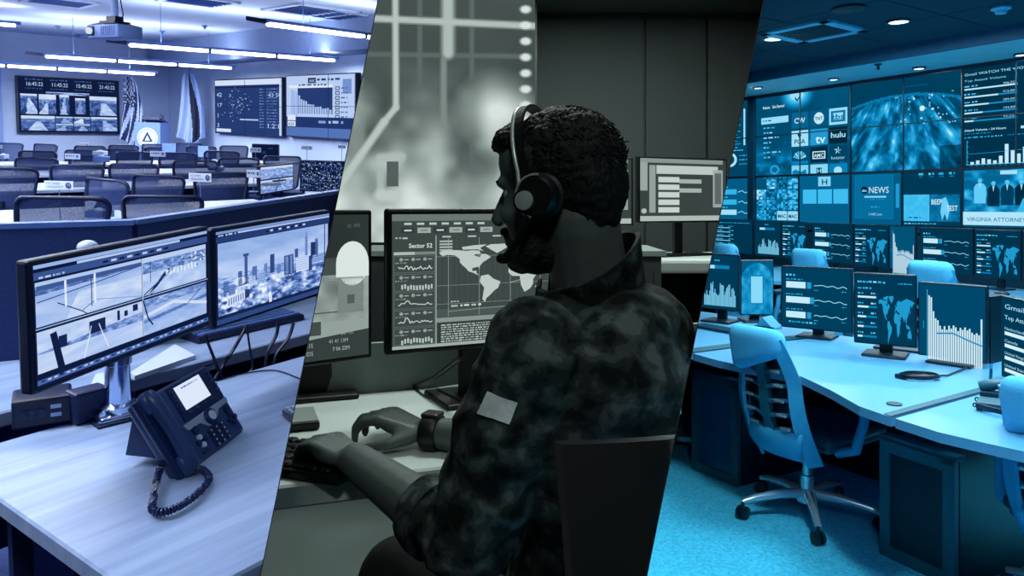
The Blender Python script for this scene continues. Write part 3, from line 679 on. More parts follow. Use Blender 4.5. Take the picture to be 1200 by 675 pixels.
# dark divider panels
ZP = -.30
for (a, b, lab) in (((-120, 266), (157, 258.5), 'dark fabric desk divider panel behind the traffic monitor'), ((160, 258), (470, 213), 'dark fabric desk divider panel behind the skyline monitor')):
    p = RL.onz(*a, ZP); q = RL.onz(*b, ZP); x = q - p; L = x.length
    t = thing(RL, 'desk_divider', lab, 'divider', (p.x, p.y, ZD), math.atan2(x.y, x.x), 'desk divider panels')
    MB().box((L / 2, .015, (ZP - ZD) / 2 - .2), (L - .01, .03, ZP - ZD - .012 + .4)).build('panel', slate, t); MB().box((L / 2, .015, ZP - ZD - .006), (L, .036, .014)).build('top_rail', greym, t)
# white outlet box left of the traffic monitor
p = RL.at(27, 328, 2.42); w = thing(RL, 'outlet_box', 'small white outlet box left of the traffic monitor', 'outlet', p, .15)
MB().rbox((0, 0, 0), (.055, .04, .10), .005).build('cover', whitem, w); MB().box((0, -.021, -.016), (.045, .002, .003)).build('seam', greym, w); MB().box((.03, .01, .066), (.10, .05, .03)).build('bracket', black, w)
# black power block
p0 = RL.onz(14, 508, ZD); p1 = RL.onz(86, 497, ZD); x = p1 - p0
pw = thing(RL, 'power_block', 'black desktop power block with sockets under the traffic monitor', 'power strip', p0, math.atan2(x.y, x.x)); L = x.length
MB().rbox((L / 2, .045, .035), (L, .09, .062), .006).build('case', black, pw)
for k in range(3): MB().lathe([(.010, 0), (.010, .002)], 12, (L * (.2 + .13 * k), -.0005, .035), Matrix.Rotation(PI / 2, 3, 'X')).build('socket', dark, pw)
for k in range(2): MB().box((L * .72, -.001, .028 + .018 * k), (.02, .003, .008)).build('usb_port', whitem, pw)
# papers behind the pole, keyboard on the facing desk, small black hub
def flat_px(name, pts, z, t, m, label, cat): return single(RL, name, MB().prism([RL.onz(x, y, z) for x, y in pts], (0, 0, t)), m, label, cat)
flat_px('paper_stack', ((152, 442), (205, 408), (229, 421), (158, 446)), ZD + .0, .012, paperm, 'white stack of paper behind the chrome pole', 'paper')
flat_px('paper_sheet', ((98, 472), (112, 440), (150, 432), (140, 470)), ZD, .004, paperm, 'white sheet left of the chrome pole below the monitor', 'paper')
p = RL.onz(103, 491, ZD); single(RL, 'network_hub', MB().rbox((0, 0, .035), (.075, .05, .07), .006), dark, 'small dark box left of the chrome pole base', 'box', p, YD)
k0 = RL.onz(232, 404, ZD); k1 = RL.onz(357, 375, ZD); x = k1 - k0; kb = thing(RL, 'computer_keyboard', 'black keyboard on the facing desk under the skyline monitor', 'keyboard', k0 + V((0, 0, .0)), math.atan2(x.y, x.x)); L = x.length
MB().rbox((L / 2, .07, .010), (L, .14, .02), .005).build('case', black, kb)
for i in range(18):
    for j in range(5): MB().box((.012 + (L - .024) * (i + .5) / 18, .018 + .026 * j, .022), ((L - .03) / 20, .019, .008)).build('key', greym, kb)
# ---- cables over the back of the desk
def cable(pts, r, label, m=black):
    P = [V(p) for p in pts]; Q = []
    for i in range(len(P) - 1):
        a, b, c_, d_ = P[max(0, i - 1)], P[i], P[i + 1], P[min(len(P) - 1, i + 2)]
        for k in range(7):
            t = k / 7; Q.append(.5 * ((2 * b) + (c_ - a) * t + (2 * a - 5 * b + 4 * c_ - d_) * t * t + (3 * b - a - 3 * c_ + d_) * t ** 3))
    Q.append(P[-1]); return single(RL, 'cable', MB().tube(Q, r, 6), m, label, 'cable', smooth=60)
bk = lambda px, py, off=0: RL.onplane(px, py, O + bx * (DD + .05 + off), bx)
cable([bk(240, 392), bk(247, 410), bk(254, 428), bk(262, 446)], .0045, 'black cable crossing behind the phone, leftmost of the bundle')
cable([bk(290, 380), bk(278, 402), bk(262, 428), bk(252, 444)], .005, 'thick black cable curving down left to the desk gap behind the phone')
cable([bk(281, 396), bk(270, 414), bk(255, 424), bk(236, 430)], .003, 'thin cable looping from the bundle to the phone')
cable([bk(290, 388), bk(293, 410), bk(296, 430), bk(290, 438)], .003, 'thin straight cable right of the bundle')
cable([bk(326, 376), bk(324, 392), bk(314, 412), bk(311, 432)], .005, 'left of the two thick cables hanging at the right of the desk')
cable([bk(344, 378), bk(338, 396), bk(324, 415), bk(321, 432)], .005, 'right of the two thick cables hanging at the right of the desk')
cable([RL.onz(253, 447, ZD + .004), RL.onz(285, 438, ZD + .004), RL.onz(322, 434, ZD + .004), RL.onz(352, 444, ZD + .004), RL.onz(372, 452, ZD + .004)], .002, 'thin black cord lying across the desk behind the phone')
cable([RL.at(10, 372, 2.42), RL.at(12, 392, 2.3), RL.at(18, 405, 2.15), RL.at(36, 416, 1.95)], .004, 'black cable drooping at the far left behind the traffic monitor')
# ---- desk telephone
BLp, BRp = RL.onz(213, 560, ZD + .004), RL.onz(287, 503, ZD + .004); xw = (BRp - BLp); PW = xw.length; xw.normalize()
nh = V((-xw.y, xw.x, 0)); nh = nh if nh.x < 0 else -nh
best = None
for th in np.linspace(.4, 1.2, 60):                # slope of the keypad that meets the top corner
    for Lp in np.linspace(.12, .26, 60):
        q = BRp + (nh * math.cos(th) + V((0, 0, 1)) * math.sin(th)) * Lp; w_ = RL.M.to_3x3() @ q
        e = (CX + F * w_.x / w_.y - 240) ** 2 + (CY - F * w_.z / w_.y - 427) ** 2
        if best is None or e < best[0]: best = (e, th, Lp)
th, PLn = best[1], best[2]; up = nh * math.cos(th) + V((0, 0, 1)) * math.sin(th); nrm = xw.cross(up); Rp = Matrix((xw, up, nrm)).transposed()
phonem = dm(RL, 'phone_plastic', .33, rough=.35, nz=.06); phoned = dm(RL, 'phone_dark', .24, rough=.3, nz=.06)
ph = thing(RL, 'desk_telephone', 'dark desk telephone with a lit screen, keypad and corded handset', 'telephone', BLp, Rp)
MB().rbox((PW / 2, PLn / 2, -.013), (PW, PLn, .03), .008, None, 3).build('body', phonem, ph, 40)
st = MB(); st.prism([(PW * .12, PLn * .25, -.028), (PW * .12, PLn * .98, -.028), (PW * .12, PLn * .55, -PLn * .62)], (PW * .76, 0, 0)); st.build('stand', phoned, ph)
MB().rbox((PW * .66, PLn * .74, .0025), (PW * .62, PLn * .46, .005), .002).build('screen_bezel', phoned, ph)
c = Canvas(RL, 60, 44, PW * .38, PLn * .31, .0004, bg=.93); c.words(12, 5, 26, 3, .55, seed=3); c.rect(12, 5, 40, 3, .8, 1)
dsp = c.build('screen', ph, (PW * .62, PLn * .775, .0058), R=Matrix.Rotation(-PI / 2, 3, 'X'))
MB().prism([(PW * .30, PLn * .485, .002), (PW * .98, PLn * .50, .002), (PW * .97, PLn * .43, .002), (PW * .80, PLn * .42, .002), (PW * .70, PLn * .30, .002), (PW * .58, PLn * .30, .002), (PW * .5, PLn * .40, .002), (PW * .33, PLn * .40, .002)], (0, 0, .003)).build('silver_strip', mat('silver_L', duo(PAL_L, .8), rough=.3, metal=.5), ph)
nk = MB().lathe([(.016, 0), (.016, .008), (.010, .009)], 20, (PW * .64, PLn * .40, .004)).build('navigation_ring', phoned, ph, 40); MB().lathe([(.011, 0), (.010, .011)], 16, (PW * .64, PLn * .40, .004)).build('navigation_button', whitem, nk, 40)
for s in (.36, .42, .48, .54, .60, .66, .72, .78, .84, .90):
    pass
for i in range(4): MB().rbox((PW * (.46 + i * .11), PLn * .575, .006), (PW * .05, PLn * .028, .004), .0015).build('soft_key', phonem, ph)
for s in (.38, .93):
    for i in range(5): MB().lathe([(.0045, 0), (.004, .004)], 10, (PW * s, PLn * (.64 + .065 * i), .005)).build('line_key', phonem, ph)
for s in (.40, .90): MB().lathe([(.0085, 0), (.008, .005)], 12, (PW * s, PLn * .36, .002)).build('round_key', phoned, ph, 40)
for i in range(3):
    for j in range(4):
        kx = MB().rbox((PW * (.56 + i * .085), PLn * (.25 - j * .065), .004), (PW * .062, PLn * .048, .006), .002).build('number_key', phoned, ph)
        MB().box((PW * (.56 + i * .085), PLn * (.25 - j * .065), .0073), (PW * .014, PLn * .022, .0004)).build('digit', whitem, kx)
for cx_, cy_ in ((.40, .21), (.90, .22)):
    for dx_, dy_ in ((0, .05), (.045, 0), (-.045, 0), (0, -.05)): MB().lathe([(.0062, 0), (.0055, .005)], 10, (PW * (cx_ + dx_), PLn * (cy_ + dy_), .002)).build('function_key', whitem if cx_ < .5 and dy_ else phoned, ph)
MB().rbox((PW * .40, PLn * .08, .003), (PW * .12, PLn * .04, .004), .002).build('speaker_key', phoned, ph)
hs = MB(); hp = []
for i in range(13):
    t = i / 12; hp.append((PW * .10, PLn * (.0 + 1.04 * t) - .002, .007 + .010 * math.sin(PI * t) ** .7))
hs.tube(hp, [.0145 + .005 * abs(2 * i / 12 - 1) ** 2 - (.006 if i in (0, 12) else 0) for i in range(13)], 14); hs.rbox((PW * .10, PLn * .10, .006), (.042, .045, .026), .012); hs.rbox((PW * .10, PLn * .92, .006), (.042, .045, .026), .012)
hs.build('handset', phonem, ph, 60)
MB().rbox((PW * .10, PLn * .5, -.004), (PW * .24, PLn * 1.02, .016), .006).build('cradle', phoned, ph)
# coiled cord
path = [RL.onz(190, 540, ZD + .03), RL.onz(184, 562, ZD + .012), RL.onz(180, 582, ZD + .011), RL.onz(179, 597, ZD + .011), RL.onz(192, 600, ZD + .011), RL.onz(214, 591, ZD + .011), RL.onz(233, 577, ZD + .011), RL.onz(245, 561, ZD + .011), RL.onz(238, 551, ZD + .014), RL.onz(228, 549, ZD + .016)]
Q = []
for i in range(len(path) - 1):
    a, b, c_, d_ = path[max(0, i - 1)], path[i], path[i + 1], path[min(len(path) - 1, i + 2)]
    for k in range(40):
        t = k / 40; Q.append(.5 * ((2 * b) + (c_ - a) * t + (2 * a - 5 * b + 4 * c_ - d_) * t * t + (3 * b - a - 3 * c_ + d_) * t ** 3))
coil = []; s_ = 0
for i in range(len(Q) - 1):
    t = (Q[i + 1] - Q[i]).normalized(); s_ += (Q[i + 1] - Q[i]).length; x = t.cross(V((0, 0, 1))).normalized(); y = x.cross(t)
    a = s_ / .0052 * 2 * PI; coil.append(Q[i] + (x * math.cos(a) + y * math.sin(a)) * .0055)
inv = (Matrix.Translation(BLp) @ Rp.to_4x4()).inverted()
MB().tube([inv @ p for p in coil], .0022, 5).build('coiled_cord', phoned, ph, 60)
ft = MB().prism([inv @ RL.onz(x, y, ZD + .003) for x, y in ((147, 532), (186, 512), (206, 524), (160, 531))], inv.to_3x3() @ V((0, 0, .006))); ft.build('stand_foot', whitem, ph)
single(RL, 'webcam', MB().ell((0, 0, 0), (.022, .02, .016)), whitem, 'small white dome behind the top edge of the traffic monitor', 'webcam', RL.at(103, 290, 1.62))
# small dark remote at the divider wall
pr = RL.onz(350, 491, ZD); rm = thing(RL, 'remote_control', 'small dark keypad device at the right edge of the wooden desk', 'remote', pr, -.9)
MB().rbox((0, 0, .009), (.075, .05, .018), .005).build('case', dark, rm)
for i in range(4):
    for j in range(3): MB().box((-.028 + i * .015, -.014 + j * .013, .0195), (.009, .008, .003)).build('button', whitem, rm)

# ---- monitors on the table row at the right, seen over the divider panels
def cams2(c):
    def f(x, y):
        y2 = (y * 2) % 1; k = int(y * 2)
        return (.86 if y2 < .2 else .62 + .5 * (fbm(x * 12 + k * 5, y2 * 10) - .4))
    c.raster(1, 1, 78, 56, 60, 44, f, 1); c.rect(0, 27, 80, 3, .15, 3)
    for k in range(16): c.rect(8 + random.uniform(0, 60), 36 + random.uniform(0, 16), 2.5, 2, random.choice((.95, .4)), 3)
    c.line([(36, 57), (44, 30)], 3, .4, 2)
def citymap(c):
    r = random.Random(9)
    for k in range(60):
        x, y = r.uniform(0, 80), r.uniform(0, 58); a = r.choice((0, .2, 1.5, 1.7)); L = r.uniform(8, 26); c.line([(x, y), (min(79, x + L * math.cos(a)), min(57, y + L * math.sin(a)))], .5, .5, 2)
    for k in range(260): c.rect(r.uniform(1, 77), r.uniform(1, 56), r.uniform(.8, 2.2), r.uniform(.6, 1.4), r.uniform(.5, .95), 3)
c1, y1, w1 = from_px(RL, 304, 193, 228, 344, 192, 224, .30); zt_ = RL.onz(318, 234, ZD).z
monitor(RL, 'computer_monitor', 'monitor with two bright camera views beyond the dark divider panel', c1, y1, w1, .30, 80, 58, cams2, black, 'pedestal', ZD, bg=.2, step=.001)
c1, y1, w1 = from_px(RL, 351, 189, 226, 404, 187, 224, .33)
monitor(RL, 'computer_monitor', 'monitor with a dark dotted city map beside the camera-view monitor', c1, y1, w1, .33, 80, 58, citymap, black, 'pedestal', ZD, bg=.12, step=.001)
def offscreen(c): c.rect(30, 20, 12, 10, .25, 1); c.rect(50, 10, 14, 4, .3, 1)
c1, y1, w1 = from_px(RL, 295, 169, 192, 327, 168.5, 191.5, .30)
monitor(RL, 'computer_monitor', 'switched-off black monitor standing below the dashboard screen', c1, y1, w1, .30, 80, 58, offscreen, black, 'pedestal', ZD, bg=.1, step=.001)
# ================================================================== MIDDLE ROOM: dim operations room with a seated operator
from mathutils import noise as mn
from mathutils.bvhtree import BVHTree
RC = ROOM_C
CF, CD, CCZ = -1.2, -.46, 1.55
cblack = dm(RC, 'black_plastic', .045, rough=.45, nz=.1); cdark = dm(RC, 'dark_plastic', .13, rough=.5, nz=.1); cgrey = dm(RC, 'grey_laminate', .6, rough=.5, nz=.05, ns=6)
cwall = dm(RC, 'dark_wall', .32, rough=.8, nz=.06, ns=2); clight = dm(RC, 'light_laminate', .84, rough=.4, nz=.03, ns=5)
struct(RC, 'floor', MB().prism([(-6, .2, CF), (6, .2, CF), (6, 6.6, CF), (-6, 6.6, CF)], (0, 0, -.1)), dm(RC, 'vinyl_floor', .46, rough=.3, nz=.18, ns=3))
struct(RC, 'ceiling', MB().prism([(-6, .0, CCZ), (6, .0, CCZ), (6, 6.6, CCZ), (-6, 6.6, CCZ)], (0, 0, .1)), dm(RC, 'ceiling_paint', .4, rough=.9))
wb = struct(RC, 'wall_back', MB().box((0, 6.3, (CF + CCZ) / 2), (10, .2, CCZ - CF)), cwall)
for i, (x0, x1) in enumerate(((.17, 1.06), (1.07, 1.56), (1.57, 2.2))):         # wall panels with open seams
    MB().box(((x0 + x1) / 2 * 1.0 + 0, 6.18, .2), ((x1 - x0) * 1.0 - .01, .04, 2.6)).build('wall_panel', cwall, wb)

# ---- the big bright wall screen (content soft and out of focus)
LINES = [(463, -60, 464, 126, 4, .84), (464, 126, 450, 143, 4, .84), (450, 143, 396, 220, 5, .84), (340, 17, 627, 30.5, 4.4, .82), (525, -60, 525, 62, 8, .8), (492, -40, 492, 200, 3, .5), (553, -40, 553, 200, 3, .5), (520, 70, 520, 240, 4, .62), (400, 63, 610, 66, 3, .5), (446, 186, 470, 184, 6, .8), (446, 186, 446, 228, 5, .78), (446, 229, 474, 229, 8, .86), (420, 236, 560, 240, 26, .66), (414, 110, 420, 190, 10, .62), (410, 75, 416, 95, 9, .66)]
def pic(x, y):
    e = .36 + .1 * fbm(x * 3, y * 3)
    if y > .3: e += .42 * max(0, fbm(x * 5 + 3, y * 5 + 1, 3) - .34) * 2.4 * min(1, (y - .3) * 3)
    if y > .62: e += .24 * min(1, (y - .62) * 4)
    d = math.hypot((x - .86) / .17, (y - .52) / .16); e += .45 * max(0, 1 - d)
    d = math.hypot((x - .36) / .1, (y - .5) / .1); e += .25 * max(0, 1 - d)
    X = 300 + x * 327; Y = -40 + y * 324
    for (ax, ay, bx_, by, t, g) in LINES:
        L2 = (bx_ - ax) ** 2 + (by - ay) ** 2; q = max(0, min(1, ((X - ax) * (bx_ - ax) + (Y - ay) * (by - ay)) / L2)); dd = math.hypot(X - ax - q * (bx_ - ax), Y - ay - q * (by - ay))
        e = max(e, e + (g - e) * max(0, min(1, 1.6 - 1.2 * dd / t)))
    for k in range(-3, 8):
        dd = math.hypot((X - 616) / 8.5, (Y - 11 - 18.7 * k) / 6); e = max(e, e + (.98 - e) * max(0, min(1, 2 - 2 * dd)))
    if 453 < X < 467 and 189 < Y < 219: e = .46
    return min(.97, e)
x0s, x1s, yts, ybs, dS = 300, 627, -40, 284, 5.6
pS = RC.at((x0s + x1s) / 2, (yts + ybs) / 2, dS); wS = (x1s - x0s) / F * dS; hS = (ybs - yts) / F * dS
ws = thing(RC, 'wall_screen', 'huge bright blurred wall screen with pale grid lines behind the operator', 'screen', pS)
MB().box((0, .06, 0), (wS + .03, .1, hS + .03)).build('housing', cdark, ws)
c = Canvas(RC, 327, 324, wS, hS, .002); c.raster(0, 0, 327, 324, 190, 188, pic, 0)
c.build('display', ws, (0, .0, 0))

# ---- furniture behind
t = thing(RC, 'equipment_cabinet', 'low dark cabinet seen between the two desk monitors', 'cabinet', RC.at(450, 395, 3.6)); zc = RC.at(450, 300, 3.6).z - RC.at(450, 395, 3.6).z
MB().box((0, .25, zc / 2 - .25), (2.6, .5, zc + .5)).build('body', dm(RC, 'cabinet', .3, rough=.5), t); MB().box((0, .25, zc + .012), (2.64, .54, .024)).build('top', cgrey, t)
for s in (-1, 0, 1): MB().box((s * .85, -.006, zc / 2 - .2), (.82, .012, zc + .3)).build('door', dm(RC, 'cabinet_door', .28, rough=.5), t)
def rear_desk():
    p = RC.at(790, 300, 4.7); t = thing(RC, 'rear_desk', 'grey desk at the back right carrying two blurred monitors', 'desk', (p.x, p.y, CF)); h = p.z - CF
    MB().rbox((.2, .05, h - .04), (2.0, .75, .08), .02).build('desktop', clight, t); MB().box((.2, .2, (h - .1) / 2), (1.9, .04, h - .12)).build('back_panel', cdark, t)
    for x in (-.7, 1.1): MB().box((x, -.1, (h - .08) / 2), (.06, .5, h - .09)).build('leg', cdark, t)
    return p.z
zrd = rear_desk()
def blur1(c):
    for g, m in ((.72, 3), (.86, 2)):
        pass
    c.rect(0, 0, 100, 74, .34); c.rect(0, 0, 96, 5, .66, 2); c.rect(0, 0, 8, 38, .72, 2); c.rect(10, 8, 7, 56, .7, 2); c.rect(18, 8, 72, 10, .86, 2); c.rect(84, 12, 12, 46, .72, 2); c.rect(86, 16, 8, 38, .5, 3)
    for k in range(5): c.rect(20, 21 + k * 9, 24, 7, .9, 3); c.rect(20, 21 + k * 9, 24, .8, .55, 4)
    for k in range(2): c.rect(44, 24 + k * 11, 26, 5, .76, 3)
    c.rect(0, 68, 100, 6, .8, 2); c.disc(4, 62, 3, .8, 3)
cc, yy, ww = from_px(RC, 748, 184, 263, 852, 185, 259, .40)
monitor(RC, 'computer_monitor', 'blurred monitor with pale list rows on the rear desk at right', cc, yy, ww, .40, 100, 74, blur1, cblack, 'pedestal', zrd, bez=.012, bg=.3, step=.001, basew=.4)
cc, yy, ww = from_px(RC, 640, 184, 264, 742, 185, 265, .40)
monitor(RC, 'computer_monitor', 'blurred monitor mostly hidden behind the operator head on the rear desk', cc, yy, ww, .40, 100, 74, blur1, cblack, 'pedestal', zrd, bez=.012, bg=.3, step=.001)

# ---- operator desk
f0, f1 = RC.onz(326, 570, CD), RC.onz(429, 560, CD); r0, r1 = RC.onz(345, 470, CD), RC.onz(548, 450, CD)
xa = ((f1 - f0).normalized() + (r1 - r0).normalized()).normalized(); ya = V((-xa.y, xa.x, 0)); dep = ((r0 + r1) / 2 - (f0 + f1) / 2).dot(ya); YC = math.atan2(xa.y, xa.x)
od = thing(RC, 'operator_desk', 'pale desk under the operator hands and the world map monitor', 'desk', (f0.x, f0.y, CF), YC); hC = CD - CF
MB().rbox((.45, dep / 2, hC - .02), (2.1, dep, .04), .004, None, 1).build('desktop', clight, od)
MB().box((.5, dep + .012, hC + .04), (2.0, .02, .16)).build('rear_panel', cgrey, od)
for xx in (-.5, 1.35): MB().box((xx, dep / 2, (hC - .04) / 2), (.05, dep * .8, hC - .05)).build('leg', cgrey, od)
def thermal(c):
    def f(x, y):
        if y < .42: return .24 + .06 * fbm(x * 4, y * 5) + (.1 if y > .3 and x > .3 else 0)
        v = .62 + .4 * (fbm(x * 6, y * 6) - .4) + (.3 * max(0, 1 - math.hypot((x - .55) / .25, (y - .52) / .13)))
        return min(.92, v) if y < .74 else .7
    c.raster(0, 0, 100, 64, 80, 50, f, 1)
    c.disc(91, 22, 9, .98, 3, 24, 10); c.rect(82, 22, 18, 6, .98, 3); c.rect(83, 28, 14, 16, .6, 3); c.rect(88, 36, 4, 4, .45, 4)
    c.poly([(40, 57), (100, 52), (100, 64), (40, 64)], .32, 3); c.rect(62, 47, 12, 6, .38, 3); c.rect(45, 43, 52, .6, .45, 3)
    c.text(52, 62, '1 24M', 2.6, .8, 5); c.text(66, 61.5, '/D5', 2.6, .75, 5); c.text(66, 58, '31S', 2.6, .75, 5); c.text(80, 60.5, '7 06 22M', 2.4, .8, 5); c.text(78, 57, '41 41 13M', 2.4, .75, 5); c.text(84, 53.8, '4A7 131', 2.2, .7, 5)
    for k in range(3): c.words(54, 3 + k * 3, 10, 1.6, .42, 4, seed=k)
    c.words(88, 4, 8, 2, .45, 4, seed=8)
cc, yy, ww = from_px(RC, 180, 247.5, 455, 436.5, 245, 419, .31)
monitor(RC, 'computer_monitor', 'monitor with a thermal camera picture left of the world map monitor', cc, yy, ww, .31, 100, 64, thermal, cblack, None, bez=.010, thick=.02)
p = RC.onz(368, 466, CD); t = thing(RC, 'monitor_stand', 'black tapered stand below the thermal camera monitor', 'monitor stand', p, YC); zz = RC.at(368, 425, p.y).z - CD
MB().prism([(-.032, 0, .01), (.028, 0, .01), (.042, 0, .05), (.04, 0, zz + .06), (-.06, 0, zz + .06), (-.055, 0, .05)], (0, .035, 0)).build('neck', cblack, t); MB().rbox((0, .03, .006), (.2, .16, .012), .005).build('foot', cblack, t)
def wmap(c):
    c.rect(0, 0, 160, 100, .36, .5); c.rect(0, 0, 160, 5, .55, 1)
    for k in range(7): c.rect(8 + k * 8.5, 6.3, 5, 1.6, .85, 3)
    for k in range(6): c.rect(6 + k * 11, 10, 9, 4, .74 if k % 2 else .3, 2); c.rect(8 + k * 11, 11.4, 5, 1.2, .9 if k % 2 == 0 else .6, 3)
    for k in range(6): c.rect(34 + k * 18, 16.5, 6, 1.2, .8, 3)
    c.words(2, 17, 9, 1.4, .85, seed=4); c.text(11, 25, 'Sector 52', 4.6, .95, bold=True, width=16); c.rect(1, 28, 28, 2.2, .6, 2); c.rect(1, 28, 14, 2.2, .8, 3)
    c.rect(29.2, 16, .8, 84, .7, 3)
    r = random.Random(3)
    for k in range(5):
        y = 31 + k * 13.4; c.frame(1, y, 28, 12.6, .5, .5, 2)
        for j in range(3): c.disc(6 + j * 8, y + 2.6, 1.3, .7, 3, 10); c.rect(8 + j * 8, y + 2.2, 3, .9, .7, 3)
        c.words(2, y + 4.6, 8, 1, .7, seed=k)
        if k in (1, 4):
            for j in range(11): c.rect(6 + j * 2, y + 12 - 4.6 + r.uniform(0, 1.6), 1.2, 3.4, .85, 3)
        else:
            P = [(4 + j, y + 9 + r.uniform(-1.8, 1.8) * (1 if k == 0 else .5) - (2.5 if k and 4 < j < 8 else 0)) for j in range(24)]; c.line(P, .6, .92, 3)
    for x in (38, 60, 83, 106, 130, 150): c.rect(x, 18, .5, 60, .62, 2)
    for y in (32, 54, 68): c.rect(30, y, 130, .4, .6, 2)
    for x in range(32, 160, 4): c.rect(x, 18, .15, 60, .45, 1.5)
    worldmap(c, 31, 23, 116, 46, .86, 3)
    for k in range(4): c.rect(32, 20 + k * 2.2, 9, 1.2, .8, 4)
    c.words(40, 66, 6, 1.2, .9, seed=1); c.words(40, 69, 22, 1.8, .95, seed=2); c.line([(38, 74), (60, 73), (90, 72), (160, 70)], .5, .65, 3); c.rect(30, 72, 130, 6, .42, 1.7)
    c.line([(83, 54), (100, 50), (112, 44)], .4, .8, 4)
    c.rect(30, 78.5, 130, 3.4, .66, 3); c.rect(31, 82.5, 128, 15, .3, 2)
    for k in range(8): c.words(33, 83.6 + k * 1.75, 52 if k % 3 else 38, 1.1, .85, 4, seed=k + 20, fill=.9)
    c.rect(0, 97.6, 160, 2.4, .74, 4)
cc, yy, ww = from_px(RC, 452.5, 245, 418, 715, 243.5, 395, .305)
cc_main = cc
mm = monitor(RC, 'computer_monitor', 'monitor with a world map and sector charts in front of the operator', cc, yy, ww, .305, 160, 100, wmap, cblack, None, bez=.012, thick=.024)
p = RC.onz(562, 470, CD); t = thing(RC, 'monitor_stand', 'black upright stand below the world map monitor', 'monitor stand', p, yy); zz = cc.z - CD
MB().box((0, .05, zz / 2), (.058, .03, zz)).build('neck', cblack, t); MB().rbox((.02, .03, .006), (.24, .17, .012), .005).build('foot', cblack, t)
ta = [RC.onz(x, y, CD + .001) for x, y in ((512, 458), (548, 474), (585, 466), (548, 452))]
single(RC, 'tablet', MB().prism(ta, (0, 0, .008)), cgrey, 'grey tablet lying before the world map monitor', 'tablet')
single(RC, 'stylus_pen', MB().tube([RC.onz(514, 457, CD + .013), RC.onz(545, 472, CD + .013)], [.0045, .003], 8), cblack, 'black stylus pen along the edge of the tablet', 'pen')
q0, q1 = RC.onz(486, 453, CD + .006), RC.at(540, 420, cc.y - .02)
single(RC, 'cable', MB().tube([q0, (q0 + q1) / 2 + V((0, 0, -.008)), q1], .006, 8), cblack, 'black cable rising from the desk to the world map monitor', 'cable')
kp = [RC.onz(x, y, CD + .001) for x, y in ((284, 548), (354, 560), (376, 532), (306, 524))]
kb = thing(RC, 'computer_keyboard', 'black keyboard under the operator hands', 'keyboard', kp[0] * .5 + kp[2] * .5, math.atan2((kp[1] - kp[0]).y, (kp[1] - kp[0]).x)); 
MB().rbox((0, 0, .008), (.34, .14, .016), .004).build('case', cblack, kb)
for i in range(12):
    for j in range(5): MB().rbox((-.155 + i * .0264, -.053 + j * .0265, .019), (.021, .021, .008), .003, None, 1).build('key', cdark, kb)
pd = thing(RC, 'desk_phone_pad', 'flat grey handheld device at the left edge of the pale desk', 'device', RC.onz(350, 497, CD), .35)
MB().rbox((0, 0, .010), (.075, .12, .018), .005).build('case', cblack, pd); MB().box((0, 0, .0195), (.07, .112, .002)).build('glass', cgrey, pd)

# ---- operator: one continuous body, clothing as children
def remesh(mb, voxel, smooth, name, extra=None):
    me = bpy.data.meshes.new('tmp'); me.from_pydata([tuple(p) for p in mb.v], [], mb.f); ob = bpy.data.objects.new('tmp', me); COL.objects.link(ob)
    m = ob.modifiers.new('r', 'REMESH'); m.mode = 'VOXEL'; m.voxel_size = voxel
    if smooth: s = ob.modifiers.new('s', 'SMOOTH'); s.iterations = smooth; s.factor = .5
    dg = bpy.context.evaluated_depsgraph_get(); out = bpy.data.meshes.new_from_object(ob.evaluated_get(dg)); bpy.data.objects.remove(ob)
    out.name = name
    if extra:
        n = len(out.vertices); co = np.empty(n * 3); no = np.empty(n * 3); out.vertices.foreach_get('co', co); out.vertices.foreach_get('normal', no)
        co = co.reshape(-1, 3); no = no.reshape(-1, 3)
        dd = np.array([extra(V(p), V(q)) for p, q in zip(co, no)]); co = co + no * dd[:, None]; out.vertices.foreach_set('co', co.ravel())
    out.shade_smooth(); return out
def meshobj(me, material, parent, name):
    me.materials.clear(); me.materials.append(material); o = bpy.data.objects.new(name, me); COL.objects.link(o); o.parent = parent; return o
def cap(mb, p, q, r0, r1, n=14):
    p = V(p); q = V(q); mb.tube([p, p.lerp(q, .33), p.lerp(q, .66), q], [r0, r0 + (r1 - r0) * .33, r0 + (r1 - r0) * .66, r1], n); mb.ell(p, r0, None, n, 8); mb.ell(q, r1, None, n, 8)
SLp, ELp, WLp = RC.at(628, 412, 1.02), RC.at(545, 632, 1.06), RC.at(417, 540, 1.27)
T_ = V((-.78, .62, 0)).normalized(); RT = V((T_.y, -T_.x, 0))          # chest direction and the operator's right
SRp = SLp + RT * .34 + V((0, 0, -.03)); ERp = RC.at(640, 522, 1.37); WRp = RC.at(500, 506, 1.45)
NK = RC.at(688, 318, 1.14); PELV = V((.14, 1.2, -.72))
CH = (SLp + SRp) / 2 + V((.03, 0, -.10))
fh = V((-.87, .43, -.16)).normalized(); lh = V((0, 0, 1)).cross(fh).normalized(); uh = fh.cross(lh); HO = RC.at(655, 222, 1.11); RH = Matrix((fh, lh, uh)).transposed() * .92
hd = lambda x, y, z: HO + RH @ V((x, y, z))
body = MB()
body.ell(hd(-.014, 0, .036), (.096, .074, .088), RH, 24, 16); body.ell(hd(.042, 0, -.03), (.053, .058, .082), RH); body.ell(hd(.046, 0, -.084), (.048, .046, .032), RH); body.ell(hd(.080, 0, -.094), (.02, .022, .018), RH)
body.ell(hd(.080, 0, .024), (.016, .048, .013), RH); cap(body, hd(.092, 0, .008), hd(.113, 0, -.030), .008, .012); body.ell(hd(.096, 0, -.060), (.010, .024, .006), RH); body.ell(hd(.095, 0, -.072), (.010, .02, .006), RH)
body.ell(hd(.040, 0, .052), (.052, .060, .052), RH)
for s in (-1, 1): body.ell(hd(-.004, s * .076, -.008), (.018, .009, .031), RH); body.ell(hd(.066, s * .036, -.028), (.026, .02, .02), RH)
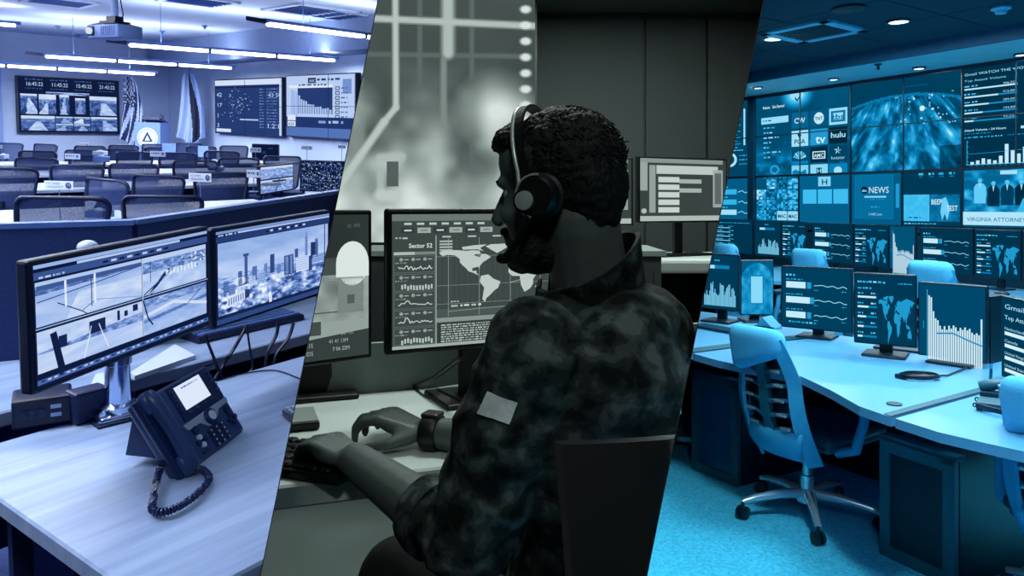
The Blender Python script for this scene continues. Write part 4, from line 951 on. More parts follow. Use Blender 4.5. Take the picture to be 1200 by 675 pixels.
cap(body, hd(-.030, 0, -.05), NK + V((.008, 0, -.05)), .054, .060)
cap(body, SLp, SRp + V((0, 0, -.02)), .056, .056); cap(body, NK + V((0, 0, -.08)), CH, .064, .13)
body.ell(CH + V((0, 0, -.04)), (.14, .19, .19), Matrix((T_, -RT, V((0, 0, 1)))).transposed()); cap(body, CH + V((0, 0, -.08)), PELV, .135, .15)
cap(body, SLp, ELp, .052, .043); cap(body, ELp, WLp, .048, .030); cap(body, SRp, ERp, .052, .043); cap(body, ERp, WRp, .043, .027)
for sgn, kx, ky in ((-1, -.17, 1.22), (1, -.06, 1.5)):
    hp = PELV + RT * (.09 * sgn) + V((0, 0, -.0)); kn = V((kx, ky, -.60)); an = kn + V((-.03, .05, -.5)); cap(body, hp, kn, .085, .058); cap(body, kn, an, .056, .038); cap(body, an + V((0, 0, -.04)), an + T_ * .15 + V((0, 0, -.06)), .036, .03)
def hand(W, d, side, palm_n, knuckle_up, curl, spread=.2, thumb=1.0, drop=.0):
    """W wrist, d direction of the fingers, side towards the thumb, palm_n away from the back of the hand"""
    d = V(d).normalized(); n = V(palm_n).normalized(); s = V(side); s = (s - d * s.dot(d)).normalized()
    body.ell(W + d * .05 - n * .0, (.052, .040, .015), Matrix((d, s, d.cross(s))).transposed())
    ks = []
    for i, (off, L) in enumerate(((.030, .070), (.010, .078), (-.010, .072), (-.029, .057))):
        k = W + d * (.092 - .006 * abs(i - 1)) + s * off - n * (.010 * knuckle_up); cap(body, W + d * .01 + s * off * .55, k, .0125, .0112)
        a = .25 * curl; p = k; fan = (off / .03) * spread
        for j, (f, r) in enumerate(((.45, .0095), (.32, .0085), (.23, .0075))):
            v = (d * math.cos(a) + n * math.sin(a) + s * fan * .3).normalized(); q = p + v * L * f * 1.05; cap(body, p, q, .0112 - .0014 * j, r, 10); p = q; a += .55 * curl
    b = W + d * .022 + s * .026 + n * .006; m1 = b + (d * .62 + s * .6 + n * .25) * .045 * thumb; m2 = m1 + (d * .9 + s * .12 + n * .35) * .032; m3 = m2 + (d * .95 + n * .35) * .024
    cap(body, b, m1, .0145, .011, 10); cap(body, m1, m2, .011, .0095, 10); cap(body, m2, m3, .0095, .008, 10)
hand(WLp, RC.at(352, 512, 1.37) - WLp, (.6, .75, 0), (-.1, .1, -1), 1.0, 1.15)
hand(WRp, RC.at(396, 478, 1.50) - WRp, (-.5, -.8, 0), (-.1, 0, -1), 1.0, 1.25)
skin = dm(RC, 'skin', .43, rough=.5, nz=.08, ns=40)
op = thing(RC, 'person', 'seated person in camouflage jacket and headset typing at the desk', 'person', (PELV.x, PELV.y, CF))
IV = Matrix.Translation(V((PELV.x, PELV.y, CF))).inverted()
def loc_mesh(me): me.transform(IV); return me
bo = meshobj(loc_mesh(remesh(body, .0045, 3, 'body')), skin, op, 'body')
# jacket
jk = MB()
cap(jk, SLp + V((0, 0, -.01)), SRp + V((0, 0, -.03)), .074, .070, 20); cap(jk, NK + V((0, 0, -.075)), CH, .074, .15, 20)
RTm = Matrix((T_, -RT, V((0, 0, 1)))).transposed()
jk.ell(CH + V((0, 0, -.03)), (.158, .205, .2), RTm, 24, 16); cap(jk, CH + V((0.02, -.01, -.06)), PELV + V((0, 0, .02)), .158, .175, 20)
jk.ell(SLp + RT * .05 + V((.05, 0, -.03)), (.10, .085, .075), RTm); jk.ell(SRp - RT * .03 + V((.04, 0, -.045)), (.085, .07, .055), RTm)
jk.ell(RC.at(748, 392, 1.1), (.075, .10, .075), RTm); jk.ell(RC.at(735, 440, 1.06), (.085, .12, .12), RTm)
cap(jk, NK + V((.01, 0, -.055)), SLp + RT * .02, .062, .06, 18); cap(jk, NK + V((.01, 0, -.055)), SRp + V((0, 0, -.02)), .062, .055, 18)
CUF = ELp.lerp(WLp, .24); cap(jk, SLp, ELp + V((.004, 0, 0)), .074, .069, 20); cap(jk, ELp, CUF, .068, .056, 20); cap(jk, SRp, ERp, .072, .06, 18); cap(jk, ERp, ERp.lerp(WRp, .48), .06, .05, 18)
def folds(p, n):
    a = (ELp - SLp).normalized(); t = (p - SLp).dot(a); near = max(0, 1 - ((p - SLp) - a * t).length / .13) if -.02 < t < .4 else 0
    w = mn.noise(p * 9) * .006 + (.5 - abs(mn.noise(V((p.x * 14, p.y * 14, p.z * 22))))) * .010 - .005 + mn.noise(p * 48) * .0014
    return w + near * .006 * math.sin(t * 62 + 6 * mn.noise(p * 7) + (p.x + p.y) * 22) * min(1, abs(t) * 4 + .25)
jme = remesh(jk, .0065, 4, 'jacket', folds); jbvh = BVHTree.FromPolygons([v.co.copy() for v in jme.vertices], [list(p.vertices) for p in jme.polygons])
def camo_material():
    m = bpy.data.materials.new('camouflage_cloth'); m.use_nodes = True; nt = m.node_tree; N = nt.nodes; L = nt.links; b = N['Principled BSDF']; b.inputs['Roughness'].default_value = .92; b.inputs['Specular IOR Level'].default_value = .15
    tc = N.new('ShaderNodeTexCoord'); n1 = N.new('ShaderNodeTexNoise'); n1.inputs['Scale'].default_value = 30; n1.inputs['Detail'].default_value = 5; n1.inputs['Distortion'].default_value = .25
    r = N.new('ShaderNodeValToRGB'); r.color_ramp.interpolation = 'LINEAR'; E = r.color_ramp.elements
    E[0].position = .38; E[0].color = (*duo(PAL_C, .08), 1); E[1].position = .43; E[1].color = (*duo(PAL_C, .2), 1)
    for pos, v in ((.50, .22), (.54, .32), (.60, .34), (.64, .44)): e = E.new(pos); e.color = (*duo(PAL_C, v), 1)
    n2 = N.new('ShaderNodeTexNoise'); n2.inputs['Scale'].default_value = 900; bp = N.new('ShaderNodeBump'); bp.inputs['Strength'].default_value = .15; bp.inputs['Distance'].default_value = .002
    L.new(tc.outputs['Object'], n1.inputs['Vector']); L.new(n1.outputs['Fac'], r.inputs[0]); L.new(r.outputs[0], b.inputs['Base Color']); L.new(tc.outputs['Object'], n2.inputs['Vector']); L.new(n2.outputs['Fac'], bp.inputs['Height']); L.new(bp.outputs[0], b.inputs['Normal'])
    MATS['camo'] = m; return m
camo = camo_material()
jo = meshobj(loc_mesh(jme), camo, op, 'jacket')
# collar: standing band around the neck
ctr0, ctr1 = NK + V((.004, 0, -.03)), hd(-.03, 0, -.075) + V((.004, 0, -.012)); axn = (ctr1 - ctr0).normalized()
cx_ = T_ - axn * T_.dot(axn); cx_.normalize(); cy_ = axn.cross(cx_)
def col_pt(u, v):
    a = 2 * PI * u * .94 + .06 * PI; h = -.05 + (.105 - .045 * math.cos(a)) * v; rr_ = (.080 - .010 * v) * (1 + .04 * math.sin(a * 3 + 1))
    return ctr0 + axn * h + cx_ * (math.cos(a) * rr_ * 1.02) + cy_ * (math.sin(a) * rr_)
cm = MB(); nu = 40
for k, off in ((0, 0), (1, .007)):
    cm.grid(lambda u, v: col_pt(u, v) + ((col_pt(u, v) - (ctr0 + axn * (-.05 + .1 * v))).normalized() * off), nu, 6)
n_ = (nu + 1) * 7
for i in range(nu): cm.f.append([6 * (nu + 1) + i, 6 * (nu + 1) + i + 1, n_ + 6 * (nu + 1) + i + 1, n_ + 6 * (nu + 1) + i])
cm.v = [IV @ p for p in cm.v]; cm.build('collar', camo, jo, 50)
# cuff band, flag patch
ax2 = (WLp - ELp).normalized(); cb = MB(); cb.tube([CUF - ax2 * .012, CUF + ax2 * .012, CUF + ax2 * .026], [.060, .0595, .056], 22); cb.v = [IV @ p for p in cb.v]; cb.build('cuff', camo, jo, 60)
def on_jacket(px, py, off=.003):
    r = RC.ray(px, py).normalized(); h, nrm_, i, d = jbvh.ray_cast(V((0, 0, 0)), r)
    return h + nrm_ * off if h else r * .95
corn = [(573, 459), (607, 471), (597, 497), (560, 484)]
pm = MB()
def patch_pt(u, v):
    a = V((*corn[0], 0)).lerp(V((*corn[1], 0)), u); b = V((*corn[3], 0)).lerp(V((*corn[2], 0)), u); q = a.lerp(b, v); return IV @ on_jacket(q.x, q.y)
pm.grid(patch_pt, 10, 8); pm.build('arm_patch', dm(RC, 'patch_cloth', .97, rough=.9, nz=.12, ns=90), jo, 60)
# trousers
tr = MB()
for sgn, kx, ky in ((-1, -.17, 1.22), (1, -.06, 1.5)):
    hp = PELV + RT * (.09 * sgn); kn = V((kx, ky, -.60)); an = kn + V((-.03, .05, -.46)); cap(tr, hp, kn, .105, .078, 18); cap(tr, kn, an, .076, .062, 18)
tr.ell(PELV, (.16, .19, .14), RTm)
meshobj(loc_mesh(remesh(tr, .009, 3, 'trousers', lambda p, n: mn.noise(p * 10) * .008)), dm(RC, 'trouser_cloth', .09, rough=.95), op, 'trousers')
for sgn, kx, ky in ((-1, -.17, 1.22), (1, -.06, 1.5)):
    an = V((kx - .03, ky + .05, -1.1)); b = MB(); cap(b, an + V((0, 0, -.045)), an + T_ * .16 + V((0, 0, -.055)), .044, .038); b.v = [IV @ p for p in b.v]; b.build('boot', cblack, op, 60)
# hair, beard
hr = MB()
hr.ell(hd(-.016, 0, .042), (.096, .079, .086), RH, 28, 18); hr.ell(hd(-.050, 0, .004), (.060, .070, .080), RH, 20, 14); hr.ell(hd(.050, 0, .088), (.045, .060, .030), RH); hr.ell(hd(-.056, 0, -.045), (.038, .054, .038), RH)
for s in (-1, 1): cap(hr, hd(.018, s * .066, .05), hd(.022, s * .066, -.02), .020, .012)
def curls(p, n):
    q = RH.inverted() @ (p - HO); return .004 * mn.noise(p * 30) + .0022 * mn.noise(V((q.x * 40, q.y * 40, q.z * 160))) + .002 * mn.noise(p * 170)
hairm = mat('hair_C', duo(PAL_C, .035), rough=.7, nz=.6, ns=90, bump=.8, stretch=(1, 1, .35), spec=.25)
ho = meshobj(loc_mesh(remesh(hr, .0035, 2, 'hair', curls)), hairm, op, 'hair')
lk = MB(); rr_ = random.Random(5)
for k in range(900):                               # short loose locks that break up the outline
    th_ = rr_.uniform(0, 2 * PI); ph_ = math.acos(rr_.uniform(-.35, 1)); dv = V((math.sin(ph_) * math.cos(th_), math.sin(ph_) * math.sin(th_), math.cos(ph_)))
    if dv.x > .5 and dv.z < .45: continue
    b = hd(-.016 + dv.x * .096, dv.y * .079, .042 + dv.z * .086); nn_ = RH @ dv; tg = (RH @ V((-1, rr_.uniform(-.6, .6), rr_.uniform(-1.2, .2)))); tg = (tg - nn_ * tg.dot(nn_)).normalized()
    L_ = rr_.uniform(.006, .014); lk.tube([IV @ (b - nn_ * .004), IV @ (b + nn_ * .001 + tg * L_ * .5), IV @ (b - nn_ * .0005 + tg * L_)], [.0016, .0013, .0004], 4)
lo_ = lk.build('hair_locks', hairm, ho, 60); lo_['kind'] = 'stuff'
bd = MB(); bd.ell(hd(.048, 0, -.090), (.054, .054, .038), RH, 20, 14); bd.ell(hd(.080, 0, -.100), (.027, .03, .024), RH)
for s in (-1, 1): cap(bd, hd(.018, s * .060, -.03), hd(.040, s * .046, -.085), .013, .022)
bd.ell(hd(.099, 0, -.052), (.012, .026, .008), RH)
meshobj(loc_mesh(remesh(bd, .004, 3, 'beard', lambda p, n: .0012 * mn.noise(p * 90))), mat('beard_C', duo(PAL_C, .10), rough=.8, nz=.5, ns=160, bump=.6), op, 'beard')
for s in (-1, 1):
    e = MB(); e.ell(hd(.072, s * .029, .004), .0095); e.v = [IV @ p for p in e.v]; e.build('eye', dm(RC, 'eye_white', .7), op, 60); b = MB(); b.ell(hd(.083, s * .028, .026), (.007, .018, .004), RH); b.v = [IV @ p for p in b.v]; b.build('eyebrow', hairm, op, 60)
# ---- headset and wristwatch
hs_ = thing(RC, 'headset', 'black and silver headset with microphone boom on the person head', 'headset', HO, RH)
silv = mat('silver_C', duo(PAL_C, .78), rough=.3, metal=.4, nz=.05)
bp_ = [(.016 + .012 * math.sin(a), .086 * math.cos(a), .030 + .108 * math.sin(a)) for a in np.linspace(0, PI, 26)]
bp_ = [(.016, .092, -.01)] + bp_ + [(.016, -.092, -.01)]
band = MB()
for i in range(len(bp_) - 1): band.bar(bp_[i], bp_[i + 1], .016, .005, V(((bp_[i][0] + bp_[i + 1][0]) / 2, bp_[i][1] + bp_[i + 1][1], bp_[i][2] + bp_[i + 1][2] - .08)))
band.build('headband', cblack, hs_)
trim = MB(); trim.tube([(x + .009, y * 1.01, .03 + (z - .03) * 1.01) for x, y, z in bp_], .0036, 8); trim.build('headband_trim', silv, hs_, 60)
RY = Matrix.Rotation(-PI / 2, 3, 'X')
for s in (1, -1):
    Rs = Matrix.Rotation(-PI / 2 * s, 3, 'X')
    cu_ = MB().lathe([(.029, 0), (.032, .006), (.032, .018), (.027, .026), (.0, .026)], 28, (-.002, s * .076, -.012), Rs).build('ear_cup', cblack, hs_, 35); MB().lathe([(.034, -.004), (.036, .003), (.031, .009)], 28, (-.002, s * .074, -.012), Rs).build('ear_cushion', cdark, cu_, 50)
    MB().lathe([(.0145, 0), (.014, .006), (.006, .0075)], 22, (.013, s * .103, -.016), Rs).build('cup_button', silv, cu_, 35); MB().lathe([(.0185, 0), (.0185, .004)], 22, (.013, s * .101, -.016), Rs).build('button_ring', cblack, cu_, 35)
    MB().tube([(-.002 + .0315 * math.cos(a), s * .0985, -.012 + .0315 * math.sin(a)) for a in np.linspace(-1.2, 1.9, 20)], .0022, 6).build('cup_rim', silv, cu_, 60)
MB().tube([(.012, .10, -.040), (.034, .092, -.066), (.058, .080, -.082), (.076, .068, -.092)], [.006, .0055, .005, .005], 8).build('microphone_boom', cblack, hs_, 60)
MB().ell((.080, .066, -.094), (.013, .009, .009)).build('microphone_tip', cblack, hs_, 60)
d_ = (WRp - ERp).normalized(); wt = thing(RC, 'wristwatch', 'dark wristwatch on the far wrist of the person', 'watch', WRp - d_ * .012, frame(d_, (0, 0, 1)))
MB().lathe([(.033, -.016), (.036, -.010), (.036, .010), (.033, .016)], 22, (0, 0, 0), Matrix.Rotation(PI / 2, 3, 'Y')).build('strap', cblack, wt, 40); MB().rbox((0, 0, .034), (.036, .036, .010), .005).build('case', cdark, wt)
# ---- operator chair
cb0 = RC.at(660, 484, .90); ch = thing(RC, 'office_chair', 'black office chair back behind the seated person', 'chair', (.155, 1.16, CF), math.atan2(.45, .89)); blk_ = dm(RC, 'chair_black', .015, rough=.8)
def cbk(u, v): return V(((u - .5) * .46, -.215 - .03 * math.sin(PI * v) - .05 * (1 - (2 * u - 1) ** 2), .52 + .45 * v))
ctop = RC.at(735, 484, .98).z - CF
g0 = MB(); 
for k, off in ((0, 0), (1, -.016)): g0.grid(lambda u, v: V((cbk(u, v).x, cbk(u, v).y + off, .50 + (ctop - .50) * v)), 12, 10)
n_ = 13 * 11
for i in range(12): g0.f.append([10 * 13 + i, 10 * 13 + i + 1, n_ + 131 + i, n_ + 130 + i]); g0.f.append([i, i + 1, n_ + i + 1, n_ + i])
for j in range(10): g0.f.append([j * 13, (j + 1) * 13, n_ + (j + 1) * 13, n_ + j * 13]); g0.f.append([j * 13 + 12, (j + 1) * 13 + 12, n_ + (j + 1) * 13 + 12, n_ + j * 13 + 12])
g0.build('backrest', blk_, ch, 50)
MB().rbox((0, .02, .40), (.5, .48, .07), .03).build('seat', blk_, ch, 40); MB().tube([(0, 0, .08), (0, 0, .38)], .03, 12).build('gas_lift', cdark, ch); MB().bar((0, -.05, .36), (0, -.31, .55), .06, .03).build('back_support', cdark, ch)
b = MB()
for k in range(5): a = k * 2 * PI / 5 + .3; b.bar((0, 0, .09), (.29 * math.cos(a), .29 * math.sin(a), .06), .05, .03); b.ell((.29 * math.cos(a), .29 * math.sin(a), .03), .03, None, 8, 6)
b.build('star_base', cdark, ch)
# ---- ceiling lamps out of view above; two behind person and viewer are added fill
for (x, y, sx, sy, pw, lab) in ((-.02, 2.3, .5, .5, 42, 'dim ceiling light panel above the operator desk'), (.42, .95, .25, .5, 1.6, 'small ceiling light above the seated person'), (.36, .3, .3, .2, 2, 'small added fill light behind the seated person'), (.16, -.75, .4, .4, 21, 'added fill light panel behind the viewer of the dim room'), (.6, 4.6, 1.0, .5, 60, 'dim ceiling light panel above the rear desk')):
    t = thing(RC, 'ceiling_light', lab, 'ceiling light', (x, y, CCZ)); MB().box((0, 0, -.02), (sx + .05, sy + .05, .04)).build('frame', cgrey, t); MB().box((0, 0, -.045), (sx, sy, .01)).build('diffuser', emitter('dim_diffuser', (.9, 1, .97), .5), t)
    area_light(RC, 'panel_glow', (0, 0, -.06), sx, sy, pw, (.92, 1.0, .97), t)
    if y < 0: RC.objs.remove(t)
# ================================================================== RIGHT ROOM: control room with a video wall, cyan
RR = ROOM_R
RF, RD = -1.5, -.76
srgb = lambda r, g, b: (lin(r), lin(g), lin(b))
rblack = dm(RR, 'black_plastic', .10, rough=.4, nz=.1); rdark = dm(RR, 'dark_plastic', .17, rough=.45, nz=.1); rframe = mat('cabinet_frame_R', srgb(17, 86, 108), rough=.5, nz=.06)
carpet = mat('carpet_R', srgb(66, 196, 250), rough=.95, nz=.26, ns=75, bump=.6, spec=.1)
rdesk = mat('desk_laminate_R', srgb(84, 160, 206), rough=.3, nz=.04, ns=3, spec=.5)
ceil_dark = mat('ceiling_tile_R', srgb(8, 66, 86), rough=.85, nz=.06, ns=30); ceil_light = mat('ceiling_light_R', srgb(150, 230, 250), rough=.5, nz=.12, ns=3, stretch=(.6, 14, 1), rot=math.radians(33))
chromeR = mat('chrome_R', srgb(190, 232, 250), rough=.2, metal=.7, nz=.04); fabricR = mat('headrest_fabric_R', srgb(70, 176, 226), rough=.85, nz=.07, ns=180, bump=.2)
blueframe = mat('chair_shell_R', srgb(48, 152, 200), rough=.4, nz=.06)
W0 = RR.at(880, 240, 10.8); W1 = RR.at(1200, 240, 7.9); wd = (W1 - W0).normalized(); wn = V((wd.y, -wd.x, 0)); YW = math.atan2(wd.y, wd.x)
ZL = 1.5                                           # ceiling near the video wall
ZH = 1.62
Q0 = W0 - wd * 3; Q1 = W1 + wd * 5
# ---- shell
struct(RR, 'floor', MB().prism([(-.5, .3, RF), (8.6, .3, RF), (8.6, 13, RF), (-.5, 13, RF)], (0, 0, -.1)), carpet)
struct(RR, 'wall_back', MB().prism([(Q0.x, Q0.y, RF), (Q1.x, Q1.y, RF), (Q1.x, Q1.y, ZH), (Q0.x, Q0.y, ZH)], -wn * .12), dm(RR, 'back_wall', .2, rough=.8))
struct(RR, 'wall_side_right', MB().box((8.6, 5, .05), (.15, 11, 3.1)), dm(RR, 'side_wall', .4, rough=.8))
D1 = 1.15
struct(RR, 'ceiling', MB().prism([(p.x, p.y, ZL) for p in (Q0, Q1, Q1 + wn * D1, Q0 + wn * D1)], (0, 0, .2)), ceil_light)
e0, e1 = Q0 + wn * D1, Q1 + wn * D1
struct(RR, 'trim_ceiling_edge', MB().prism([(e0.x, e0.y, ZL - .015), (e1.x, e1.y, ZL - .015), (e1.x, e1.y, ZH), (e0.x, e0.y, ZH)], wn * .05), dm(RR, 'ceiling_edge', .36))
ce = MB(); e0b, e1b = e0 + wn * .05, e1 + wn * .05
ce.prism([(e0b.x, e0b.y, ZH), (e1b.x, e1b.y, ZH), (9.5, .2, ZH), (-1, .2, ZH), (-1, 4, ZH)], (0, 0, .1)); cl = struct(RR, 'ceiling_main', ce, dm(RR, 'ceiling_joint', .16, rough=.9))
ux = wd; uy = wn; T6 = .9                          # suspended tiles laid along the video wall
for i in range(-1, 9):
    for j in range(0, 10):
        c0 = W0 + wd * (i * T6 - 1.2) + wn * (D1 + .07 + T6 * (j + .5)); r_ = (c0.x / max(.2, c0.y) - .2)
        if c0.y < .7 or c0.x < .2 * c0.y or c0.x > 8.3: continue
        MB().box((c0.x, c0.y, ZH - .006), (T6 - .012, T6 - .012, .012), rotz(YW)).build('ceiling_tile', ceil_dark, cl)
def on_ceil(px, py, z): return RR.onz(px, py, z)
def downlight(px, py, z, r, label, power=0):
    p = on_ceil(px, py, z); t = thing(RR, 'downlight', label, 'ceiling light', (p.x, p.y, z), None, 'round downlights')
    MB().lathe([(r * 1.25, 0), (r * 1.25, -.018), (r, -.02), (r, -.006)], 20).build('trim_ring', rframe, t, 40); MB().lathe([(r * .98, -.008), (r * .98, -.014)], 20).build('lamp', emitter('downlight_lamp', (.75, .95, 1), 4.0), t)
    if power: area_light(RR, 'downlight_glow', (0, 0, -.03), r * 1.8, r * 1.8, power, (.8, 1, .98), t)
downlight(907, 44, ZH - .012, .09, 'small round downlight left of the square ceiling vent', 30); downlight(1053, 24, ZH - .012, .08, 'small round downlight right of the square ceiling vent', 30)
downlight(888, 102, ZL, .05, 'tiny downlight at the left end of the bright ceiling band', 16); downlight(977, 92, ZL, .05, 'tiny downlight in the bright ceiling band above the channel screens', 16); downlight(1077, 79, ZL, .055, 'tiny downlight in the bright ceiling band above the earth picture', 16); downlight(1197, 63, ZL, .055, 'tiny downlight in the bright ceiling band at the right edge', 16)
p = on_ceil(953, 36, ZH - .013); v = thing(RR, 'ceiling_vent', 'square ceiling air vent with a pale frame and dark grille', 'vent', (p.x, p.y, ZH - .013), YW + .05); fr = MB()
for i in range(4): a = i * PI / 2; fr.box((math.cos(a) * .30, math.sin(a) * .30, -.012), (.09, .69, .024), rotz(a))
fr.build('frame', mat('vent_frame_R', srgb(110, 206, 250), rough=.5), v)
for i in range(9): MB().box((0, -.24 + i * .06, -.008), (.52, .03, .012), Matrix.Rotation(.6, 3, 'X')).build('grille_slat', rframe, v)
p = on_ceil(995, 9, ZH - .013); t = thing(RR, 'ceiling_speaker', 'dark round ceiling speaker above the square vent', 'speaker', (p.x, p.y, ZH - .013)); MB().lathe([(.13, 0), (.13, -.015), (.11, -.02)], 24).build('rim', rblack, t, 40); MB().lathe([(.108, -.012), (.09, -.018)], 24).build('grille', rdark, t)
p = on_ceil(1173, 8, ZH - .012); t = thing(RR, 'ceiling_sensor', 'pale round ceiling sensor at the top right', 'sensor', (p.x, p.y, ZH - .012)); MB().lathe([(.075, 0), (.075, -.02), (.045, -.03), (.04, -.055), (.0, -.06)], 22).build('dome', mat('sensor_R', srgb(110, 206, 250)), t, 40); MB().lathe([(.08, 0), (.08, -.008)], 22).build('base_ring', rframe, t)
p = on_ceil(1029, 75, ZL); single(RR, 'sprinkler_head', MB().lathe([(.04, 0), (.04, -.01), (.012, -.02), (.02, -.06)], 12), rdark, 'small dark sprinkler head in the bright ceiling band', 'sprinkler', (p.x, p.y, ZL))
# ---- video wall
def ws_(px): p = RR.onplane(px, 240, W0, wn); return (p - W0).dot(wd)
def wz_(px, py): return RR.onplane(px, py, W0 + wn * .12, wn).z
zT, zS1, zS2, zB = 1.46, .93, .385, -.235
sA, sZ = ws_(845), ws_(1262)
vw = thing(RR, 'video_wall', 'wide cyan video wall of many joined displays facing the control desks', 'video wall', W0 + wn * .02, YW)
MB().box(((sA + sZ) / 2, -.05, (zT + zB) / 2), (sZ - sA, .1, zT - zB + .06)).build('housing', rblack, vw)
SW, SH = (sZ - sA), (zT - zB)
def section(px0, px1, z1, z0, W, H, fn, bg=.3):
    a, b = ws_(px0), ws_(px1); c = Canvas(RR, W, H, b - a, z1 - z0, .0015, bg=bg); fn(c); return c.build('display', vw, ((a + b) / 2, -.102, (z1 + z0) / 2))
def vstats(c):
    for k in range(7): c.words(8, 12 + k * 9, 26, 1.6, .8, seed=k); c.rect(8, 16 + k * 9, 30, 1.2, .6, 2)
    c.rect(42, 12, 2.4, 52, .9, 3); c.ring(22, 84, 7, 10.5, .92, 3)
    for k in range(3): c.words(36, 78 + k * 6, 12, 1.4, .75, seed=k + 4)
    c.words(8, 70, 34, 1.6, .8, seed=9)
section(845, 885, zT, zS2, 50, 110, vstats, .24)
def vlist(c):
    for k in range(3): c.rect(2, 16 + k * 14, 30, 7, .9 if k == 2 else .7, 2); c.words(2, 12 + k * 14, 18, 1.8, .8, seed=k); c.line([(34, 20 + k * 14), (40, 18 + k * 14), (44, 21 + k * 14), (49, 20 + k * 14)], 1, .85, 3)
section(845, 885, zS2, zB, 50, 60, vlist, .34)
def vlogos(c):
    def bgf(x, y): return .27 + .1 * max(0, fbm(x * 5, y * 4) - .4) * 3 * (1 if y > .5 else .3) + (.22 * max(0, fbm(x * 14 + 5, y * 14, 3) - .45) * 2.5 if y > .58 else 0)
    c.raster(0, 0, 110, 100, 70, 60, bgf, 1)
    for i in range(6): c.disc(51, 2, 21 - i * 2.6, .34 + .11 * i, 2 + i * .1, 30, 19 - i * 2.4)
    c.poly([(49, 4), (51.5, 8), (55, 3), (54, 7.5), (51.5, 10.5), (49, 7.5)], .25, 4)
    c.text(9, 15, 'News', 5, .95, bold=True, width=9); c.text(21, 15, 'Get Started', 5, .95, bold=True, width=15)
    c.rect(7, 26, 34, 8, .88, 3); c.words(9, 29, 12, 2, .4, seed=1)
    for k in range(7): c.words(10, 38 + k * 6.2, (14, 12, 20, 10, 8, 22, 9)[k], 2.2, .86, seed=k + 3)
    c.disc(24, 92, 6, .62, 3, 16); c.disc(24, 92, 3.6, .4, 4, 14)
    X = (45, 67, 88); Y = (24, 46, 67, 88); w, h = 19.5, 19
    sh = ((.38, .33, .88), (.9, .6, .12), (.28, .14, .24), (.84, .86, .5))
    for j in range(4):
        for i in range(3): c.rect(X[i], Y[j], w, h if j < 3 else 12, sh[j][i], 4)
    c.text(54.7, 37, 'CW', 9, .95, 6, center=True, bold=True, width=13); c.disc(76.7, 33.5, 5.6, .95, 5, 18, 7); c.text(76.7, 36, 'TNT', 6, .2, 6, center=True, bold=True, width=9); c.frame(90, 27, 15.5, 13, 2.5, .45, 5); c.text(97.7, 37, 'tbs', 9, .4, 6, center=True, bold=True, width=13)
    c.text(54.7, 62, 'PGA', 8, .2, 6, center=True, bold=True, width=13); c.poly([(54, 48), (57, 52), (54, 55), (52, 51)], .25, 6); c.text(78.7, 63, 'tv', 14, .96, 6, center=True, bold=True, width=11); c.text(97.7, 58, 'hulu', 9, .9, 6, center=True, bold=True, width=16)
    for k, a in enumerate(np.linspace(-2.7, -.45, 6)): c.poly([(54.7, 81), (54.7 + 8 * math.cos(a - .16), 81 + 10 * math.sin(a - .16)), (54.7 + 8 * math.cos(a + .16), 81 + 10 * math.sin(a + .16))], .9 if k % 2 else .75, 6)
    c.rect(45, 83, w, 3.4, .5, 6); c.frame(69.5, 72.5, 14.5, 9, 1.2, .95, 6); c.text(76.7, 79.4, 'AMC', 6, .95, 6, center=True, bold=True, width=11); c.text(97.7, 83, 'hotstar', 5, .9, 6, center=True, width=15)
    for k in range(5): a = k * 2 * PI / 5 - PI / 2; c.poly([(97.7, 74), (97.7 + 4.5 * math.cos(a), 73 + 5 * math.sin(a)), (97.7 + 2 * math.cos(a + .6), 73 + 2.2 * math.sin(a + .6))], .9, 6)
    c.rect(74, 92, 6, 7, .2, 6); c.text(77, 98, 'H', 7, .9, 7, center=True, bold=True); c.disc(97.7, 96, 4.4, .9, 6, 18); c.poly([(46, 95), (50, 93), (56, 96), (62, 93), (63, 99), (46, 99)], .5, 6)
section(893, 1003, zT, zS2, 110, 100, vlogos, .28)
def vearth(c):
    def f(x, y):
        X = (x - .5) * 1.9; Y = y; top = .17 + .10 * X * X
        if y < top: return .20 + .05 * fbm(x * 3, y * 3)
        if y < top + .03: return .46
        rr__ = (y - top); a = math.atan2(x - .5, y + .25); v = fbm(a * 12 + 3, rr__ * 7 + 2, 4); v2 = fbm(a * 34, rr__ * 10 + 6, 3)
        e = .24 + .62 * max(0, v - .36) * 1.7 + .75 * max(0, v2 - .56) * (1.6 if rr__ < .35 else 1.1)
        if x > .82 and y > .75: e *= .55
        return min(.95, e)
    c.raster(0, 0, 128, 104, 128, 104, f, 1)
    r = random.Random(2)
    for k in range(40): c.disc(r.uniform(55, 122), r.uniform(20, 55), r.uniform(.5, 1.6), r.uniform(.75, .98), 3, 8, r.uniform(.5, 1.2))
    c.disc(86, 36, 3, .97, 3, 12); c.rect(66, 10, 26, .6, .4, 2)
section(1005, 1133.5, zT, zS2, 128, 104, vearth, .25)
